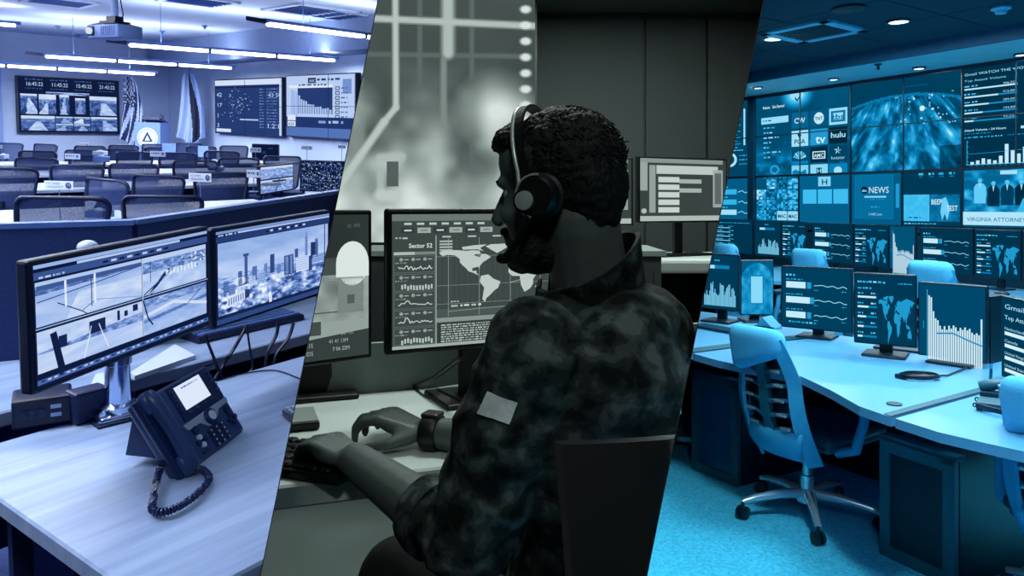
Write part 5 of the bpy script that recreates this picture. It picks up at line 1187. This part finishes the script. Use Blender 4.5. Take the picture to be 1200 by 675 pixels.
def vtable(c):
    c.text(2, 12, 'Gmail WATCH THE WORLD', 6, .9, width=88); c.text(2, 22, 'Top Attack Volume', 5, .85, width=54); c.words(92, 7, 40, 3.4, .7, seed=4)
    for k in range(5):
        y = 33 + k * 13; c.words(2, y - 5, 18, 2.8, .85, seed=k); c.text(52, y - 1, ('306,227', '312,004', '289,092', '194,900', '95,222')[k], 4.6, .92, width=17); c.rect(2, y, 68, 2.4, .55, 2); c.rect(2, y, (68, 44, 32, 24, 12)[k], 2.4, .95, 3)
    c.poly([(80, 30), (92, 28), (104, 32), (112, 28), (120, 36), (118, 44), (104, 46), (96, 40), (84, 36)], .6, 2)
    c.text(2, 103, 'Attack Volume - 24 Hours', 5, .92, width=54, bold=True); c.words(2, 106, 34, 2, .6, seed=3); c.rect(74, 100, 50, 4, .92, 3); c.words(2, 112, 50, 2.4, .75, seed=8); c.words(58, 112, 22, 1.6, .6, seed=18)
    H_ = (4, 6, 9, 7, 5, 12, 30, 20, 14, 24, 26, 32, 31, 30, 28, 24)
    c.rect(5, 118, .8, 40, .7, 3); c.rect(4, 157, 126, .9, .8, 3)
    for k, h in enumerate(H_): c.rect(10 + k * 7.4, 157 - h, 4.6, h, .95, 3); c.words(10 + k * 7.4, 159, 4, 1.2, .6, seed=k)
    for k in range(5): c.rect(5, 120 + k * 8, 2.6, .8, .7, 3)
    c.line([(6, 140), (40, 139), (70, 137), (130, 136)], .7, .6, 4)
section(1135.5, 1262, zT, zS2, 132, 164, vtable, .17)
def vgrid(c):
    c.words(10, 1, 40, 2, .6, seed=2)
    for j in range(4):
        for i in range(4):
            if j == 0 and i == 0: continue
            b = .36 + .4 * _nz[j * 3, i * 5]; cells = 4
            for y in range(5):
                for x in range(5): c.rect(1 + i * 14 + x * 2.6, 4 + j * 14 + y * 2.6, 2.6, 2.6, min(.95, max(.12, b + .5 * (_nz[j * 7 + y, i * 9 + x] - .5))), 2)
    for i in (2, 3): c.rect(1 + i * 14, 47, 13, 12, .88, 3); c.text(7.5 + i * 14, 56, 'MAC', 7, .15, 4, center=True, bold=True, width=11)
section(893, 943, zS2, zB, 57, 62, vgrid, .3)
def vboxes(c):
    c.rect(22, 3, 14, 12, .85, 2); c.text(29, 13, 'H', 10, .2, 3, center=True, bold=True)
    for k in range(3): c.rect(4 + k * 17.5, 19, 16, 18, .74, 2)
section(944, 1003, zS2, zB, 57, 62, vboxes, .36)
def vnews(c):
    c.rect(4, 3, 46, 52, .42, 1); c.frame(4, 3, 46, 52, .5, .5, 2); c.disc(16, 21, 4.4, .12, 3, 18); c.text(16, 22.8, 'abc', 4.6, .9, 4, center=True, bold=True); c.text(21, 24.5, 'NEWS', 10.5, .97, 3, width=24)
    c.rect(16, 28, 26, 2, .85, 3); c.words(18, 31.5, 22, 1.4, .6, seed=2); c.words(24, 40, 10, 2, .75, seed=3); c.text(29, 51, '2 ABC.com', 4, .9, 3, center=True, width=16); c.rect(53, 14, 4, 28, .6, 2)
section(1005, 1064, zS2, zB, 60, 62, vnews, .34)
def vtest(c):
    for k in range(4): c.words(20 + k * 12, 2.5, 7, 3, .8, seed=k); c.words(21 + k * 12, 6.5, 5, 1.4, .6, seed=k + 7)
    def f(x, y): return .74 + .1 * (fbm(x * 6, y * 6) - .5)
    c.raster(1, 27, 32, 30, 20, 18, f, 1)
    def g(x, y): return .36 + .3 * (fbm(x * 6 + 4, y * 6) - .3)
    c.raster(34, 27, 34, 30, 22, 20, g, 1); c.text(35, 38, 'BEEP', 8, .95, 3, width=13, bold=True); c.text(53, 45, 'TEST', 8, .95, 3, width=13, bold=True)
    c.poly([(48, 32), (52, 30), (55, 36), (57, 44), (54, 56), (51, 48), (48, 56), (46, 46)], .82, 2); c.words(8, 52, 16, 2, .4, seed=5); c.words(2, 59, 40, 1.6, .8, seed=5)
section(1065, 1133.5, zS2, zB, 70, 62, vtest, .2)
def vstudio(c):
    def f(x, y): return .38 + .5 * max(0, fbm(x * 7, y * 6) - .38) * 1.8
    c.raster(1, 2, 74, 50, 50, 34, f, 1); c.rect(44, 26, 20, 10, .85, 2); c.rect(0, 46, 76, 14, .92, 3); c.text(3, 56, 'VIRGINIA ATTORNEY GEN RESULT', 6, .3, 4, width=70)
    for (x, y, g) in ((13, 13, .8), (23, 16, .16), (33, 15, .22), (43, 15, .14), (52, 17, .2), (68, 14, .2)):
        c.disc(x, y, 1.7, .78, 3, 10, 2.3); c.poly([(x - 4.4, y + 24), (x - 4.6, y + 7), (x - 3, y + 3.6), (x - 1, y + 2.4), (x + 1, y + 2.4), (x + 3, y + 3.6), (x + 4.6, y + 7), (x + 4.4, y + 24)], g, 2.5); c.poly([(x - .8, y + 2.6), (x + .8, y + 2.6), (x, y + 9)], .9, 2.6)
    c.rect(28, 3, 12, 4, .9, 3); c.poly([(44, 32), (70, 28), (76, 46), (40, 46)], .72, 2.8)
section(1135.5, 1262, zS2, zB, 76, 62, vstudio, .3)
# bezels between the displays
for px in (889,): a = ws_(px); MB().box((a, -.125, (zT + zB) / 2), (.10, .06, zT - zB + .04)).build('frame_post', rdark, vw)
for px in (945, 1004, 1066, 1134.5, 1198): a = ws_(px); MB().box((a, -.112, (zT + zS2) / 2), (.014, .012, zT - zS2)).build('bezel', rblack, vw)
for px in (943.5, 1004, 1064.5, 1134.5): a = ws_(px); MB().box((a, -.112, (zS2 + zB) / 2), (.02, .012, zS2 - zB)).build('bezel', rblack, vw)
for z in (zS1, zS2): MB().box(((sA + sZ) / 2, -.112, z), (SW, .012, .014 if z == zS1 else .03)).build('bezel', rblack, vw)
MB().box(((sA + sZ) / 2, -.10, zB - .05), (SW, .14, .07)).build('base_rail', rdark, vw); MB().box(((sA + sZ) / 2, -.10, zT + .02), (SW, .05, .05)).build('top_rail', rdark, vw)
single(RR, 'wall_cabinet', MB().box(((sA + sZ) / 2, -.1, (zB - .1 + RF) / 2), (SW, .2, zB - .1 - RF - .02)), rdark, 'dark low cabinet run below the video wall', 'cabinet', W0 + wn * .02, YW)

# ---- screen contents for the desk monitors
def s_bars3(c):
    c.words(6, 8, 14, 3, .85, seed=1)
    for k in range(3):
        y = 18 + k * 19; c.words(6, y - 4, 24, 2, .7, seed=k); c.rect(6, y, 28 + 6 * (k % 2), 8, .95, 2); c.rect(36 + 4 * (k % 2), y, 6, 8, .6, 2)
        P = [(46, y + 4)] + [(46 + i * 3, y + 4 + 1.2 * math.sin(i * 1.3 + k * 2) * (.3 + .06 * i) + (i - 8) * .12) for i in range(1, 16)]; c.line(P, .9, .88, 3); c.words(46, y + 9, 6, 1.4, .7, seed=k + 9); c.words(84, y + 9, 6, 1.4, .7, seed=k + 5)
    c.words(10, 68, 40, 2.6, .75, seed=7)
def s_listmap(c):
    c.words(4, 7, 46, 2.4, .85, seed=1); c.words(4, 14, 24, 2.4, .75, seed=2); c.words(70, 8, 22, 1.6, .7, seed=9)
    for k in range(5): y = 24 + k * 11; c.words(4, y - 4, 10, 2, .8, seed=k); c.words(26, y - 4, 8, 2.2, .9, seed=k + 4); c.rect(4, y, 32, 2.2, .5, 2); c.rect(4, y, (30, 18, 14, 10, 8)[k], 2.2, .96, 3)
    worldmap(c, 38, 22, 58, 54, .6, 2)
def s_bars(c):
    r = random.Random(4); c.words(40, 6, 14, 2.4, .8, seed=1); c.rect(20, 14, 56, 5, .5, 2); c.rect(20, 14, 20, 5, .9, 3)
    for k in range(30): h = 12 + 22 * r.random() * (1.3 if k in (8, 9, 20) else 1); c.rect(14 + k * 2.6, 72 - h, 1.7, h, .85, 3)
def s_white(c):
    H_ = [78, 76, 60, 52, 50, 44, 40, 44, 40, 45, 42, 46, 44, 40, 44, 42, 45, 42, 44, 40, 38, 40, 38, 56, 44, 38, 24]
    for k, h in enumerate(H_[:24]): c.rect(14 + k * 3.3, 84 - h * .92, 2.3, h * .92, .97, 3)
    c.rect(12, 6, .7, 80, .8, 3); c.rect(10, 84.5, 84, .7, .8, 3); c.line([(26, 52), (50, 50), (74, 56), (92, 60)], 1.6, .55, 4)
    for k in range(7): c.words(14 + k * 11, 87, 5, 1.8, .8, seed=k)
    c.words(6, 40, 2, 10, .6, seed=4)
def s_earth(c):
    def f(x, y):
        d = math.hypot((x - .5) / .62, (y - .62) / .58); return .34 if d > 1 else .5 + .4 * (fbm(x * 6, y * 8) - .35)
    c.raster(0, 0, 60, 76, 44, 52, f, 1); c.rect(18, 22, 22, 38, .86, 3); c.frame(16, 20, 26, 42, 2, .5, 2)
def s_attack(c):
    c.text(4, 12, 'Gmail THE', 8, .9, width=40); c.text(4, 24, 'Top Attack Vol', 7, .92, width=38)
    for k, n in enumerate(('Netherlands', 'Canada', 'United Kingdom', 'United States')): y = 38 + k * 14; c.text(4, y - 2, n, 4.6, .9, width=(22, 14, 26, 24)[k]); c.rect(4, y, 60, 4, .5, 2); c.rect(4, y, (58, 50, 46, 40)[k], 4, .97, 3)
def s_lines(c):
    c.words(2, 6, 90, 2, .7, seed=1)
    for k in range(6): c.words(2, 14 + k * 10, 30, 2, .8, seed=k); c.words(44, 14 + k * 10, 12, 2, .8, seed=k + 3); c.rect(2, 18 + k * 10, 46, 1.6, .85, 2)
def rmon(px, hgt, fn, label, W=96, H=76, bg=.2, group=None):
    cc, yy, ww = from_px(RR, *px, hgt)
    return monitor(RR, 'computer_monitor', label, cc, yy, ww, hgt, W, H, fn, rblack, 'pedestal', RD, bez=.008, thick=.03, bg=bg, step=.0008, group=group, basew=.2)
# far row
FY = lambda x: 258 + (x - 884) * .0395
FB = lambda x: 299 + (x - 884) * .098
def far(x0, x1, fn, label, bg=.18): rmon((x0, FY(x0), FB(x0), x1, FY(x1), FB(x1)), .44, fn, label, bg=bg, group='far row of desk monitors')
far(832, 882, s_lines, 'far-row monitor with text lines at the left edge of the cyan room'); far(884, 915, s_bars, 'far-row monitor with a small bar chart below the picture grid'); far(916, 945, s_listmap, 'narrow far-row monitor with list and map behind the left chair headrest')
far(952, 999.5, s_bars3, 'far-row monitor with three white bars below the white boxes screen'); far(1000.5, 1041, s_listmap, 'far-row monitor with list and world map below the news logo'); far(1042, 1073, s_white, 'far-row monitor with a dense white bar chart', .3)
far(1078, 1140, s_bars3, 'far-row monitor with three white bars below the studio picture'); far(1142, 1196, s_listmap, 'far-row monitor with list and world map at the right'); far(1198, 1260, s_listmap, 'far-row monitor cut by the right picture edge')
# near row
rmon((818, 296, 360, 866, 299.5, 366), .36, s_bars, 'near-row monitor with a bar chart at the left edge of the cyan room', bg=.2); rmon((867.5, 301, 366, 907, 308, 373), .36, s_earth, 'near-row monitor with an earth picture and white rectangle', 60, 76)
rmon((915, 310, 382, 999, 316, 392), .36, s_bars3, 'near-row monitor with three white bars and line charts', bg=.22); rmon((1000.5, 314.5, 397, 1074, 327, 413), .36, s_listmap, 'near-row monitor with country list and pale world map', bg=.2)
rmon((1075.5, 326, 412, 1157, 339.5, 431), .36, s_white, 'near-row monitor with a large white bar chart', bg=.26); rmon((1173, 345, 440, 1262, 366, 478), .36, s_attack, 'near-row monitor listing countries with white bars at the right edge', 70, 90, bg=.2)

# ---- desks
front = [(790, 410), (815, 415), (840, 422), (872, 429), (939, 441), (973, 457), (1007, 476), (1040, 487.5), (1051, 491), (1102, 507), (1163, 521), (1200, 529), (1290, 552)]
back = [(1290, 470), (1170, 440), (1075, 420), (1000, 406), (915, 391), (830, 376), (800, 372)]
def desk_unit(pts, label, strip=None):
    P = [RR.onz(x, y, RD) for x, y in pts]; c0 = sum(P, V()) / len(P); t = thing(RR, 'console_desk', label, 'desk', (c0.x, c0.y, RF), None, 'near row of console desks')
    top = MB().prism([(p.x - c0.x, p.y - c0.y, RD - RF - .035) for p in P], (0, 0, .035)); top.build('desktop', rdesk, t)
    return t, c0
seamA = [(812, 413), (975, 391)]; seamB = [(1046, 489.5), (1160, 458)]
d1, c1_ = desk_unit([(790, 410), (810, 413.2), (978, 391.5), (990, 404), (915, 391), (830, 376), (800, 372)][:3] + [(960, 386), (915, 379.5), (830, 366), (795, 362)], 'left pale console desk unit at the dark dividing edge')
d2, c2_ = desk_unit([(812, 414.2), (840, 422), (872, 429), (939, 441), (973, 457), (1007, 476), (1040, 487.5), (1044, 488.7), (1158, 457.5), (1160, 421), (1075, 408), (1000, 395), (978, 392.5)], 'middle pale wavy console desk unit beside the ergonomic chair')
d3, c3_ = desk_unit([(1049, 490.3), (1102, 507), (1163, 521), (1200, 529), (1290, 552), (1290, 448), (1164, 421), (1162, 458.5)], 'right pale console desk unit above the perforated cabinet')
for k, (d_, c_, pts) in enumerate(((d1, c1_, [(811, 413.6), (978, 391.8), (976, 388), (813, 408.5)]), (d2, c2_, [(1044, 488.7), (1158, 457.5), (1153, 453.5), (1036, 485.4)]))):
    P = [RR.onz(x, y, RD) for x, y in pts]; MB().prism([(p.x - c_.x, p.y - c_.y, RD - RF + .0005) for p in P], (0, 0, .003)).build('seam_strip', rframe, d_)
for d_, c_, pts in ((d2, c2_, [(925, 385), (1010, 400), (1140, 421)]), (d3, c3_, [(1180, 432), (1275, 452)]), (d1, c1_, [(800, 364), (935, 384)])):  # modesty panels, widened and run to the floor to darken the knee space
    for (a, b), (e, f) in zip(pts, pts[1:]):
        P, Q = RR.onz(a, b, RD), RR.onz(e, f, RD); MB().bar((P.x - c_.x, P.y - c_.y, (RD - RF - .037) / 2), (Q.x - c_.x, Q.y - c_.y, (RD - RF - .037) / 2), .03, RD - RF - .037).build('modesty_panel', rblack, d_)
g = RR.onz(1048, 474, RD); single(RR, 'cable_grommet', MB().lathe([(.028, 0), (.028, .004), (.02, .005)], 18), rdark, 'small dark round grommet in the pale desk top', 'grommet', g + V((0, 0, .001)))
# shelf rail under the far side of the near desks: device rack behind the monitors
rk = thing(RR, 'device_rack', 'dark rack with slotted shelves between the two right near-row monitors', 'rack', RR.onz(1168, 427, RD) + V((.0, .12, 0)), YW)
MB().box((0, 0, .16), (.16, .16, .32)).build('case', rblack, rk)
for k in range(4): MB().box((0, -.085, .06 + k * .07), (.15, .012, .008)).build('shelf_lip', rframe, rk)
MB().tube([(-.02, -.10, .03), (.02, -.13, .1), (.06, -.12, .2), (.04, -.09, .26)], .004, 6).build('cable', rblack, rk, 60)
# far desk
fp = [RR.onz(x, y, RD) for x, y in ((780, 326), (930, 330), (1000, 336), (1080, 344), (1165, 352), (1300, 366), (1300, 349), (1140, 333), (1000, 319), (880, 310), (780, 304))]
fc = sum(fp, V()) / len(fp); t = thing(RR, 'console_desk', 'far pale console desk running below the video wall', 'desk', (fc.x, fc.y, RF)); MB().prism([(p.x - fc.x, p.y - fc.y, RD - RF - .035) for p in fp], (0, 0, .035)).build('desktop', rdesk, t)
MB().bar((fp[10].x - fc.x, fp[10].y - fc.y - .3, (RD - RF) / 2), (fp[6].x - fc.x, fp[6].y - fc.y - .3, (RD - RF) / 2), .03, RD - RF - .08).build('modesty_panel', rblack, t)
def desk_box(px, py, w, d, h, R, label, name, cat, m=None, z=RD): return single(RR, name, MB().rbox((0, 0, h / 2), (w, d, h), min(h * .4, .01)), m or rdark, label, cat, RR.onz(px, py, z) + V((0, 0, .002)), R)
desk_box(842, 387, .34, .12, .016, YW, 'dark keyboard at the left end of the pale desk', 'computer_keyboard', 'keyboard'); desk_box(1052, 410, .22, .1, .012, YW + .3, 'dark flat pad before the world map monitor', 'desk_pad', 'pad')
ms = thing(RR, 'computer_mouse', 'dark computer mouse on the far desk at right', 'mouse', RR.onz(1174, 348, RD), YW); MB().ell((0, 0, .025), (.06, .036, .024)).build('shell', rdark, ms, 60); MB().box((.03, 0, .044), (.02, .006, .006)).build('wheel', rframe, ms)
# wedge bookstand behind the headrest, coil of cable, white handles
bs = thing(RR, 'book_stand', 'pale wedge-shaped stand before the earth picture monitor', 'stand', RR.onz(893, 386, RD), YW + .2); MB().prism([(-.05, 0, 0), (.07, 0, 0), (.07, 0, .012), (.0, 0, .075)], (0, .12, 0)).build('wedge', blueframe, bs); MB().box((.02, -.01, .012), (.12, .01, .02)).build('lip', rdark, bs)
cp = []; cc0 = RR.onz(1078, 442, RD + .008)
for i in range(90): a = i * .33; cp.append(cc0 + V((.075 * math.cos(a) * (1 + .12 * math.sin(i * .21)), .05 * math.sin(a), .0006 * i * .3)))
cp += [RR.onz(1110, 440, RD + .006), RR.onz(1135, 430, RD + .006)]
co = thing(RR, 'cable_coil', 'dark coiled cable with plug lying on the pale desk', 'cable', cc0); MB().tube([p - cc0 for p in cp], .0045, 6).build('cable', rblack, co, 60); q = RR.onz(1056, 441, RD + .01) - cc0
MB().rbox(q, (.05, .022, .018), .005, rotz(YW)).build('plug', rblack, co); MB().tube([q, q + V((.05, .02, 0)), V((.0, .05, 0))], .0045, 6).build('plug_lead', rblack, co)
# desk telephone at right
tp = RR.onz(1180, 480, RD); te = thing(RR, 'desk_telephone', 'grey desk telephone with coiled cord at the right edge of the pale desk', 'telephone', tp, YW + .35)
MB().prism([(-.09, -.08, 0), (.1, -.08, 0), (.1, .1, 0), (-.09, .1, 0)], (0, 0, .03)).build('body', rframe, te)
hp = [(-.095 + .19 * i / 8, .09, .055 + .02 * math.sin(PI * i / 8)) for i in range(9)]; MB().tube(hp, [.02, .024, .02, .017, .016, .017, .02, .024, .02], 12).build('handset', rframe, te, 60); MB().box((-.06, .07, .03), (.06, .06, .03)).build('cradle', rdark, te)
cl_ = []
for i in range(260): t_ = i / 260; a = i * .9; b = V((-.10 + .0 * t_ + .12 * math.sin(t_ * PI), .02 - .16 * math.sin(t_ * PI * .8), .02)); cl_.append(b + V((.008 * math.cos(a), 0, .008 * math.sin(a))))
MB().tube(cl_, .003, 5).build('coiled_cord', rdark, te, 60)
# ---- under-desk cabinets
def cabinet(bl, br, tl, label, mesh):
    p = RR.onz(*bl, RF); q = RR.onz(*br, RF); x = (q - p); x.z = 0; w = x.length; h = RR.at(*tl, p.y).z - RF; Yc = math.atan2(x.y, x.x)
    t = thing(RR, 'pedestal_cabinet', label, 'cabinet', p, Yc, 'under-desk cabinets'); D = .56
    b = MB(); b.box((w / 2, D / 2 + .02, h / 2), (w, D, h - .004)); b.build('body', rblack, t)
    fm = MB(); s = .05
    fm.box((s / 2, 0, h / 2), (s, .025, h)); fm.box((w - s / 2, 0, h / 2), (s, .025, h)); fm.box((w / 2, 0, s / 2), (w - 2 * s, .025, s)); fm.box((w / 2, 0, h - s / 2), (w - 2 * s, .025, s))
    dr = fm.build('door', rframe, t)
    if mesh:
        m = MB(); nx, nz_ = 26, 44; a0, a1, b0, b1 = s, w - s, s, h - s
        for i in range(nx + 1): X = a0 + (a1 - a0) * i / nx; m.box((X, .002, (b0 + b1) / 2), (.0045, .003, b1 - b0))
        for j in range(nz_ + 1): Z = b0 + (b1 - b0) * j / nz_; m.box(((a0 + a1) / 2, .002, Z), (a1 - a0, .003, .0045))
        mo = m.build('perforated_panel', rdark, dr); mo['kind'] = 'stuff'
    else:
        MB().box((w / 2, .004, h / 2), (w - 2 * s, .004, h - 2 * s)).build('glass_panel', mat('cabinet_glass_R', srgb(8, 78, 118), rough=.12, nz=.15, ns=3), dr)
    MB().box((w - s * .5, -.016, h - .012), (.05, .012, .01)).build('handle', rblack, dr)
    tm = MB(); tm.box((w / 2, .02, h + .008), (w + .01, .05, .02)); tm.build('top_rail', rframe, t)
    for yy_ in (.3, D): MB().box((w / 2, yy_, h + .008), (w, .04, .02)).build('top_bar', rframe, t)
    for sx in (.04, w - .04): MB().box((sx, D / 2, .0), (.03, D - .1, .004)).build('foot', rblack, t)
cabinet((812, 549), (866, 571), (809, 437), 'dark cabinet with a glass door left of the ergonomic chair', False)
cabinet((1033, 648), (1121, 690), (1030, 513), 'dark cabinet with a perforated door at the lower right', True)
# ---- ergonomic chair
def make_ergo():
    t = bpy.data.objects.new('ergonomic_chair', None); COL.objects.link(t); t['category'] = 'chair'
    def back(v):                                   # side profile of the backrest, v 0 at the seat, 1 at the top
        y = -.15 - .085 * math.sin(min(1, v * 1.5) * PI * .8) - .17 * v * v - .02 * v; return y, .31 + .585 * v
    def halfw(v): return .150 - .028 * v + .016 * math.sin(PI * v)
    def rail(s):
        P = []
        for i in range(15):
            v = i / 14; y, z = back(v); P.append((s * halfw(v), y, z))
        return P
    for s in (-1, 1):
        m = MB(); P = rail(s)
        for i in range(len(P) - 1): m.bar(P[i], V(P[i]).lerp(V(P[i + 1]), 1.08), .075 - .0016 * i, .016, (s * .55, -.8, 0))
        m.build('side_rail', blueframe, t)
    MB().grid(lambda u, v: ((u - .5) * 2 * halfw(v) * .96, back(v)[0] + .025 + .02 * (2 * u - 1) ** 2, back(v)[1]), 10, 16).build('back_membrane', rblack, t, 60)
    sp = MB(); P = []
    for i in range(13): v = .08 + .86 * i / 12; y, z = back(v); P.append((0, y - .022, z))
    for a, b in zip(P, P[1:]): sp.bar(a, V(a).lerp(V(b), 1.05), .05, .028, (0, -1, 0))
    sp.build('spine', rframe, t)
    for i in range(7):
        v = .16 + .115 * i; y, z = back(v); w = halfw(v)
        for s in (-1, 1):
            r = MB(); r.tube([(s * .02, y - .03, z), (s * w * .5, y - .026, z + .012), (s * w * .98, y + .0, z + .016)], [.011, .009, .008], 8); r.build('rib', rframe, t, 60); k = MB(); k.rbox((s * w * .55, y - .034, z + .012), (.05, .014, .014), .004); k.build('rib_clip', chromeR, t)
    # padded top
    y1, z1 = back(1.0); m = MB().rbox((0, 0, 0), (.285, .105, .165), .05, None, 5)
    for q in m.v:
        if q.z < 0: q.z += .38 * q.x - .008
        q.y += .9 * q.x * q.x - .14 * q.z; q.x *= 1 - .5 * max(0, -q.z)
    m.v = [q + V((0, y1 + .012, z1 - .03)) for q in m.v]
    m.build('headrest', fabricR, t, 80)
    low = MB()
    low.grid(lambda u, v: ((u - .5) * 2 * (.16 - .06 * v), -.255 + .2 * v * v - .025 * math.cos((u - .5) * PI), .30 + .17 * (1 - v) ** 2), 12, 8)
    o = low.build('lower_shell', blueframe, t, 60); md = o.modifiers.new('thick', 'SOLIDIFY'); md.thickness = .014
    MB().rbox((0, .06, .43), (.48, .46, .06), .028, None, 3).build('seat_cushion', rdark, t, 40); MB().rbox((0, .06, .392), (.44, .42, .03), .012).build('seat_pan', rframe, t)
    for s in (-1, 1):
        MB().tube([(s * .20, -.06, .37), (s * .285, -.05, .40), (s * .305, -.02, .52), (s * .30, .0, .60)], [.024, .024, .021, .02], 10).build('arm_support', blueframe, t, 60)
        MB().rbox((s * .295, .05, .612), (.085, .26, .026), .012, None, 3).build('arm_pad', rdark, t, 40)
    MB().rbox((0, .0, .345), (.16, .26, .06), .02).build('tilt_mechanism', rdark, t, 40); MB().tube([(-.05, -.02, .34), (-.22, -.04, .33)], [.008, .012], 8).build('lever', chromeR, t, 60)
    MB().lathe([(.032, .09), (.032, .2), (.024, .205), (.024, .33)], 18).build('gas_lift', chromeR, t, 40)
    hub = MB().lathe([(.05, .075), (.055, .09), (.05, .125), (.035, .14)], 20).build('base_hub', chromeR, t, 40)
    for k in range(5):
        a = k * 2 * PI / 5 + ERG; e = V((.32 * math.cos(a), .32 * math.sin(a), .082)); dv = V((math.cos(a), math.sin(a), 0))
        lg = MB().tube([dv * .03 + V((0, 0, .115)), dv * .15 + V((0, 0, .112)), dv * .26 + V((0, 0, .097)), e], [.026, .022, .018, .015], 10).build('base_leg', chromeR, t, 60)
        ca = MB(); tv = V((-math.sin(a + .5), math.cos(a + .5), 0)); Rw = frame(tv, (0, 0, 1)) @ Matrix.Rotation(PI / 2, 3, 'Y')
        for s in (-1, 1): ca.lathe([(.024, -.009), (.031, -.006), (.031, .006), (.024, .009)], 18, e + V((0, 0, -.051)) + tv * (s * .014), Rw)
        ca.tube([e, e + V((0, 0, -.03))], .009, 8); ca.build('castor', rblack, t, 40)
    return t
ERG = math.radians(188 + 54)
def bake_mods(o):
    dg = bpy.context.evaluated_depsgraph_get()
    for ch in o.children_recursive:
        if ch.modifiers: me = bpy.data.meshes.new_from_object(ch.evaluated_get(dg)); ch.modifiers.clear(); ch.data = me
FWD = -math.radians(57)
eb = RR.onz(946, 605, RF)
eg = make_ergo(); eg['label'] = 'blue ergonomic chair with ribbed back and chrome base in front of the desk'; eg['group'] = 'ergonomic chairs'; place(RR, eg, eb, FWD); bpy.context.view_layer.update(); bake_mods(eg)
def far_chair(px, py, d, yaw, label):
    p = RR.at(px, py, d); s = (p.z - RF) / .955; off = rotz(yaw) @ V((0, -.36, 0)); dup(RR, eg, V((p.x - off.x, p.y - off.y, RF)), yaw, label, 'ergonomic chairs', (1, 1, s))
far_chair(948, 290, 6.1, -.9, 'far ergonomic chair whose pale headrest shows above the three-bar monitor'); far_chair(1091, 304, 5.0, -.9, 'far ergonomic chair whose pale headrest shows above the white bar chart monitor'); far_chair(848, 284, 6.6, -.9, 'far ergonomic chair headrest at the left edge of the cyan room')
far_chair(1230, 443, 2.5, -1.0, 'ergonomic chair cut by the right picture edge')
single(RR, 'floor_bracket', MB().prism([(0, 0, 0), (.12, .02, 0), (.12, .05, 0), (.0, .05, 0)], (0, 0, .03)), chromeR, 'small shiny bracket on the floor left of the glass-door cabinet', 'bracket', RR.onz(793, 517, RF + .05), -.5)
# ---- added light panels out of view, brightening the carpet, chair and desks
for (x, y, sx, sy, pw, lab) in ((1.75, 3.0, 1.2, .5, 56, 'added light panel above the ergonomic chair'), (.85, 1.9, .5, .5, 105, 'added light panel above the open carpet'), (2.9, 4.4, 1.6, .5, 100, 'added light panel above the far desk'), (3.2, 3.0, 1.2, .5, 26, 'added light panel above the right desk')):
    t = thing(RR, 'ceiling_light', lab, 'ceiling light', (x, y, ZH - .014), YW); MB().box((0, 0, -.012), (sx + .06, sy + .06, .024)).build('frame', rframe, t); MB().box((0, 0, -.028), (sx, sy, .008)).build('diffuser', emitter('panel_diffuser_R', (.75, .95, 1), 2.5), t)
    area_light(RR, 'panel_glow', (0, 0, -.04), sx, sy, pw, (.78, .95, 1.0), t)
# ------------------------------------------------------------------ everything ends at the divider walls
def fit_rooms():
    bpy.context.view_layer.update()
    def walk(o):
        yield o
        for c in o.children: yield from walk(c)
    done = set()
    for room in (ROOM_L, ROOM_C, ROOM_R):
        for root in list(room.objs):
            for o in list(walk(root)):
                if o.type != 'MESH' or o.name in done: continue
                done.add(o.name); MW = o.matrix_world
                bb = [MW @ V(c) for c in o.bound_box]
                for n in room.planes:
                    p0 = EYEV
                    ds = [(p - p0).dot(n) for p in bb]
                    if min(ds) >= 0: continue
                    co = np.empty(len(o.data.vertices) * 3, dtype=np.float32); o.data.vertices.foreach_get('co', co)
                    A = np.array(MW); w = co.reshape(-1, 3) @ A[:3, :3].T + A[:3, 3]
                    dd = (w - np.array(p0)) @ np.array(n)
                    if dd.min() >= 0: continue
                    if dd.max() <= 0:
                        if not o.children: bpy.data.objects.remove(o); break
                    bm = bmesh.new(); bm.from_mesh(o.data); bm.transform(MW)
                    r = bmesh.ops.bisect_plane(bm, geom=bm.verts[:] + bm.edges[:] + bm.faces[:], plane_co=p0, plane_no=n, clear_inner=True)
                    ed = [e for e in r['geom_cut'] if isinstance(e, bmesh.types.BMEdge) and e.is_valid]
                    if ed and 'Col' not in o.data.color_attributes: bmesh.ops.holes_fill(bm, edges=ed, sides=0)
                    bm.transform(MW.inverted()); me = o.data.copy(); bm.to_mesh(me); bm.free(); o.data = me
        # a thing that lost all its parts is not in the room
        for root in list(room.objs):
            try: nm = root.name
            except ReferenceError: continue
            if root.type == 'EMPTY' and not root.children: bpy.data.objects.remove(root)
fit_rooms()
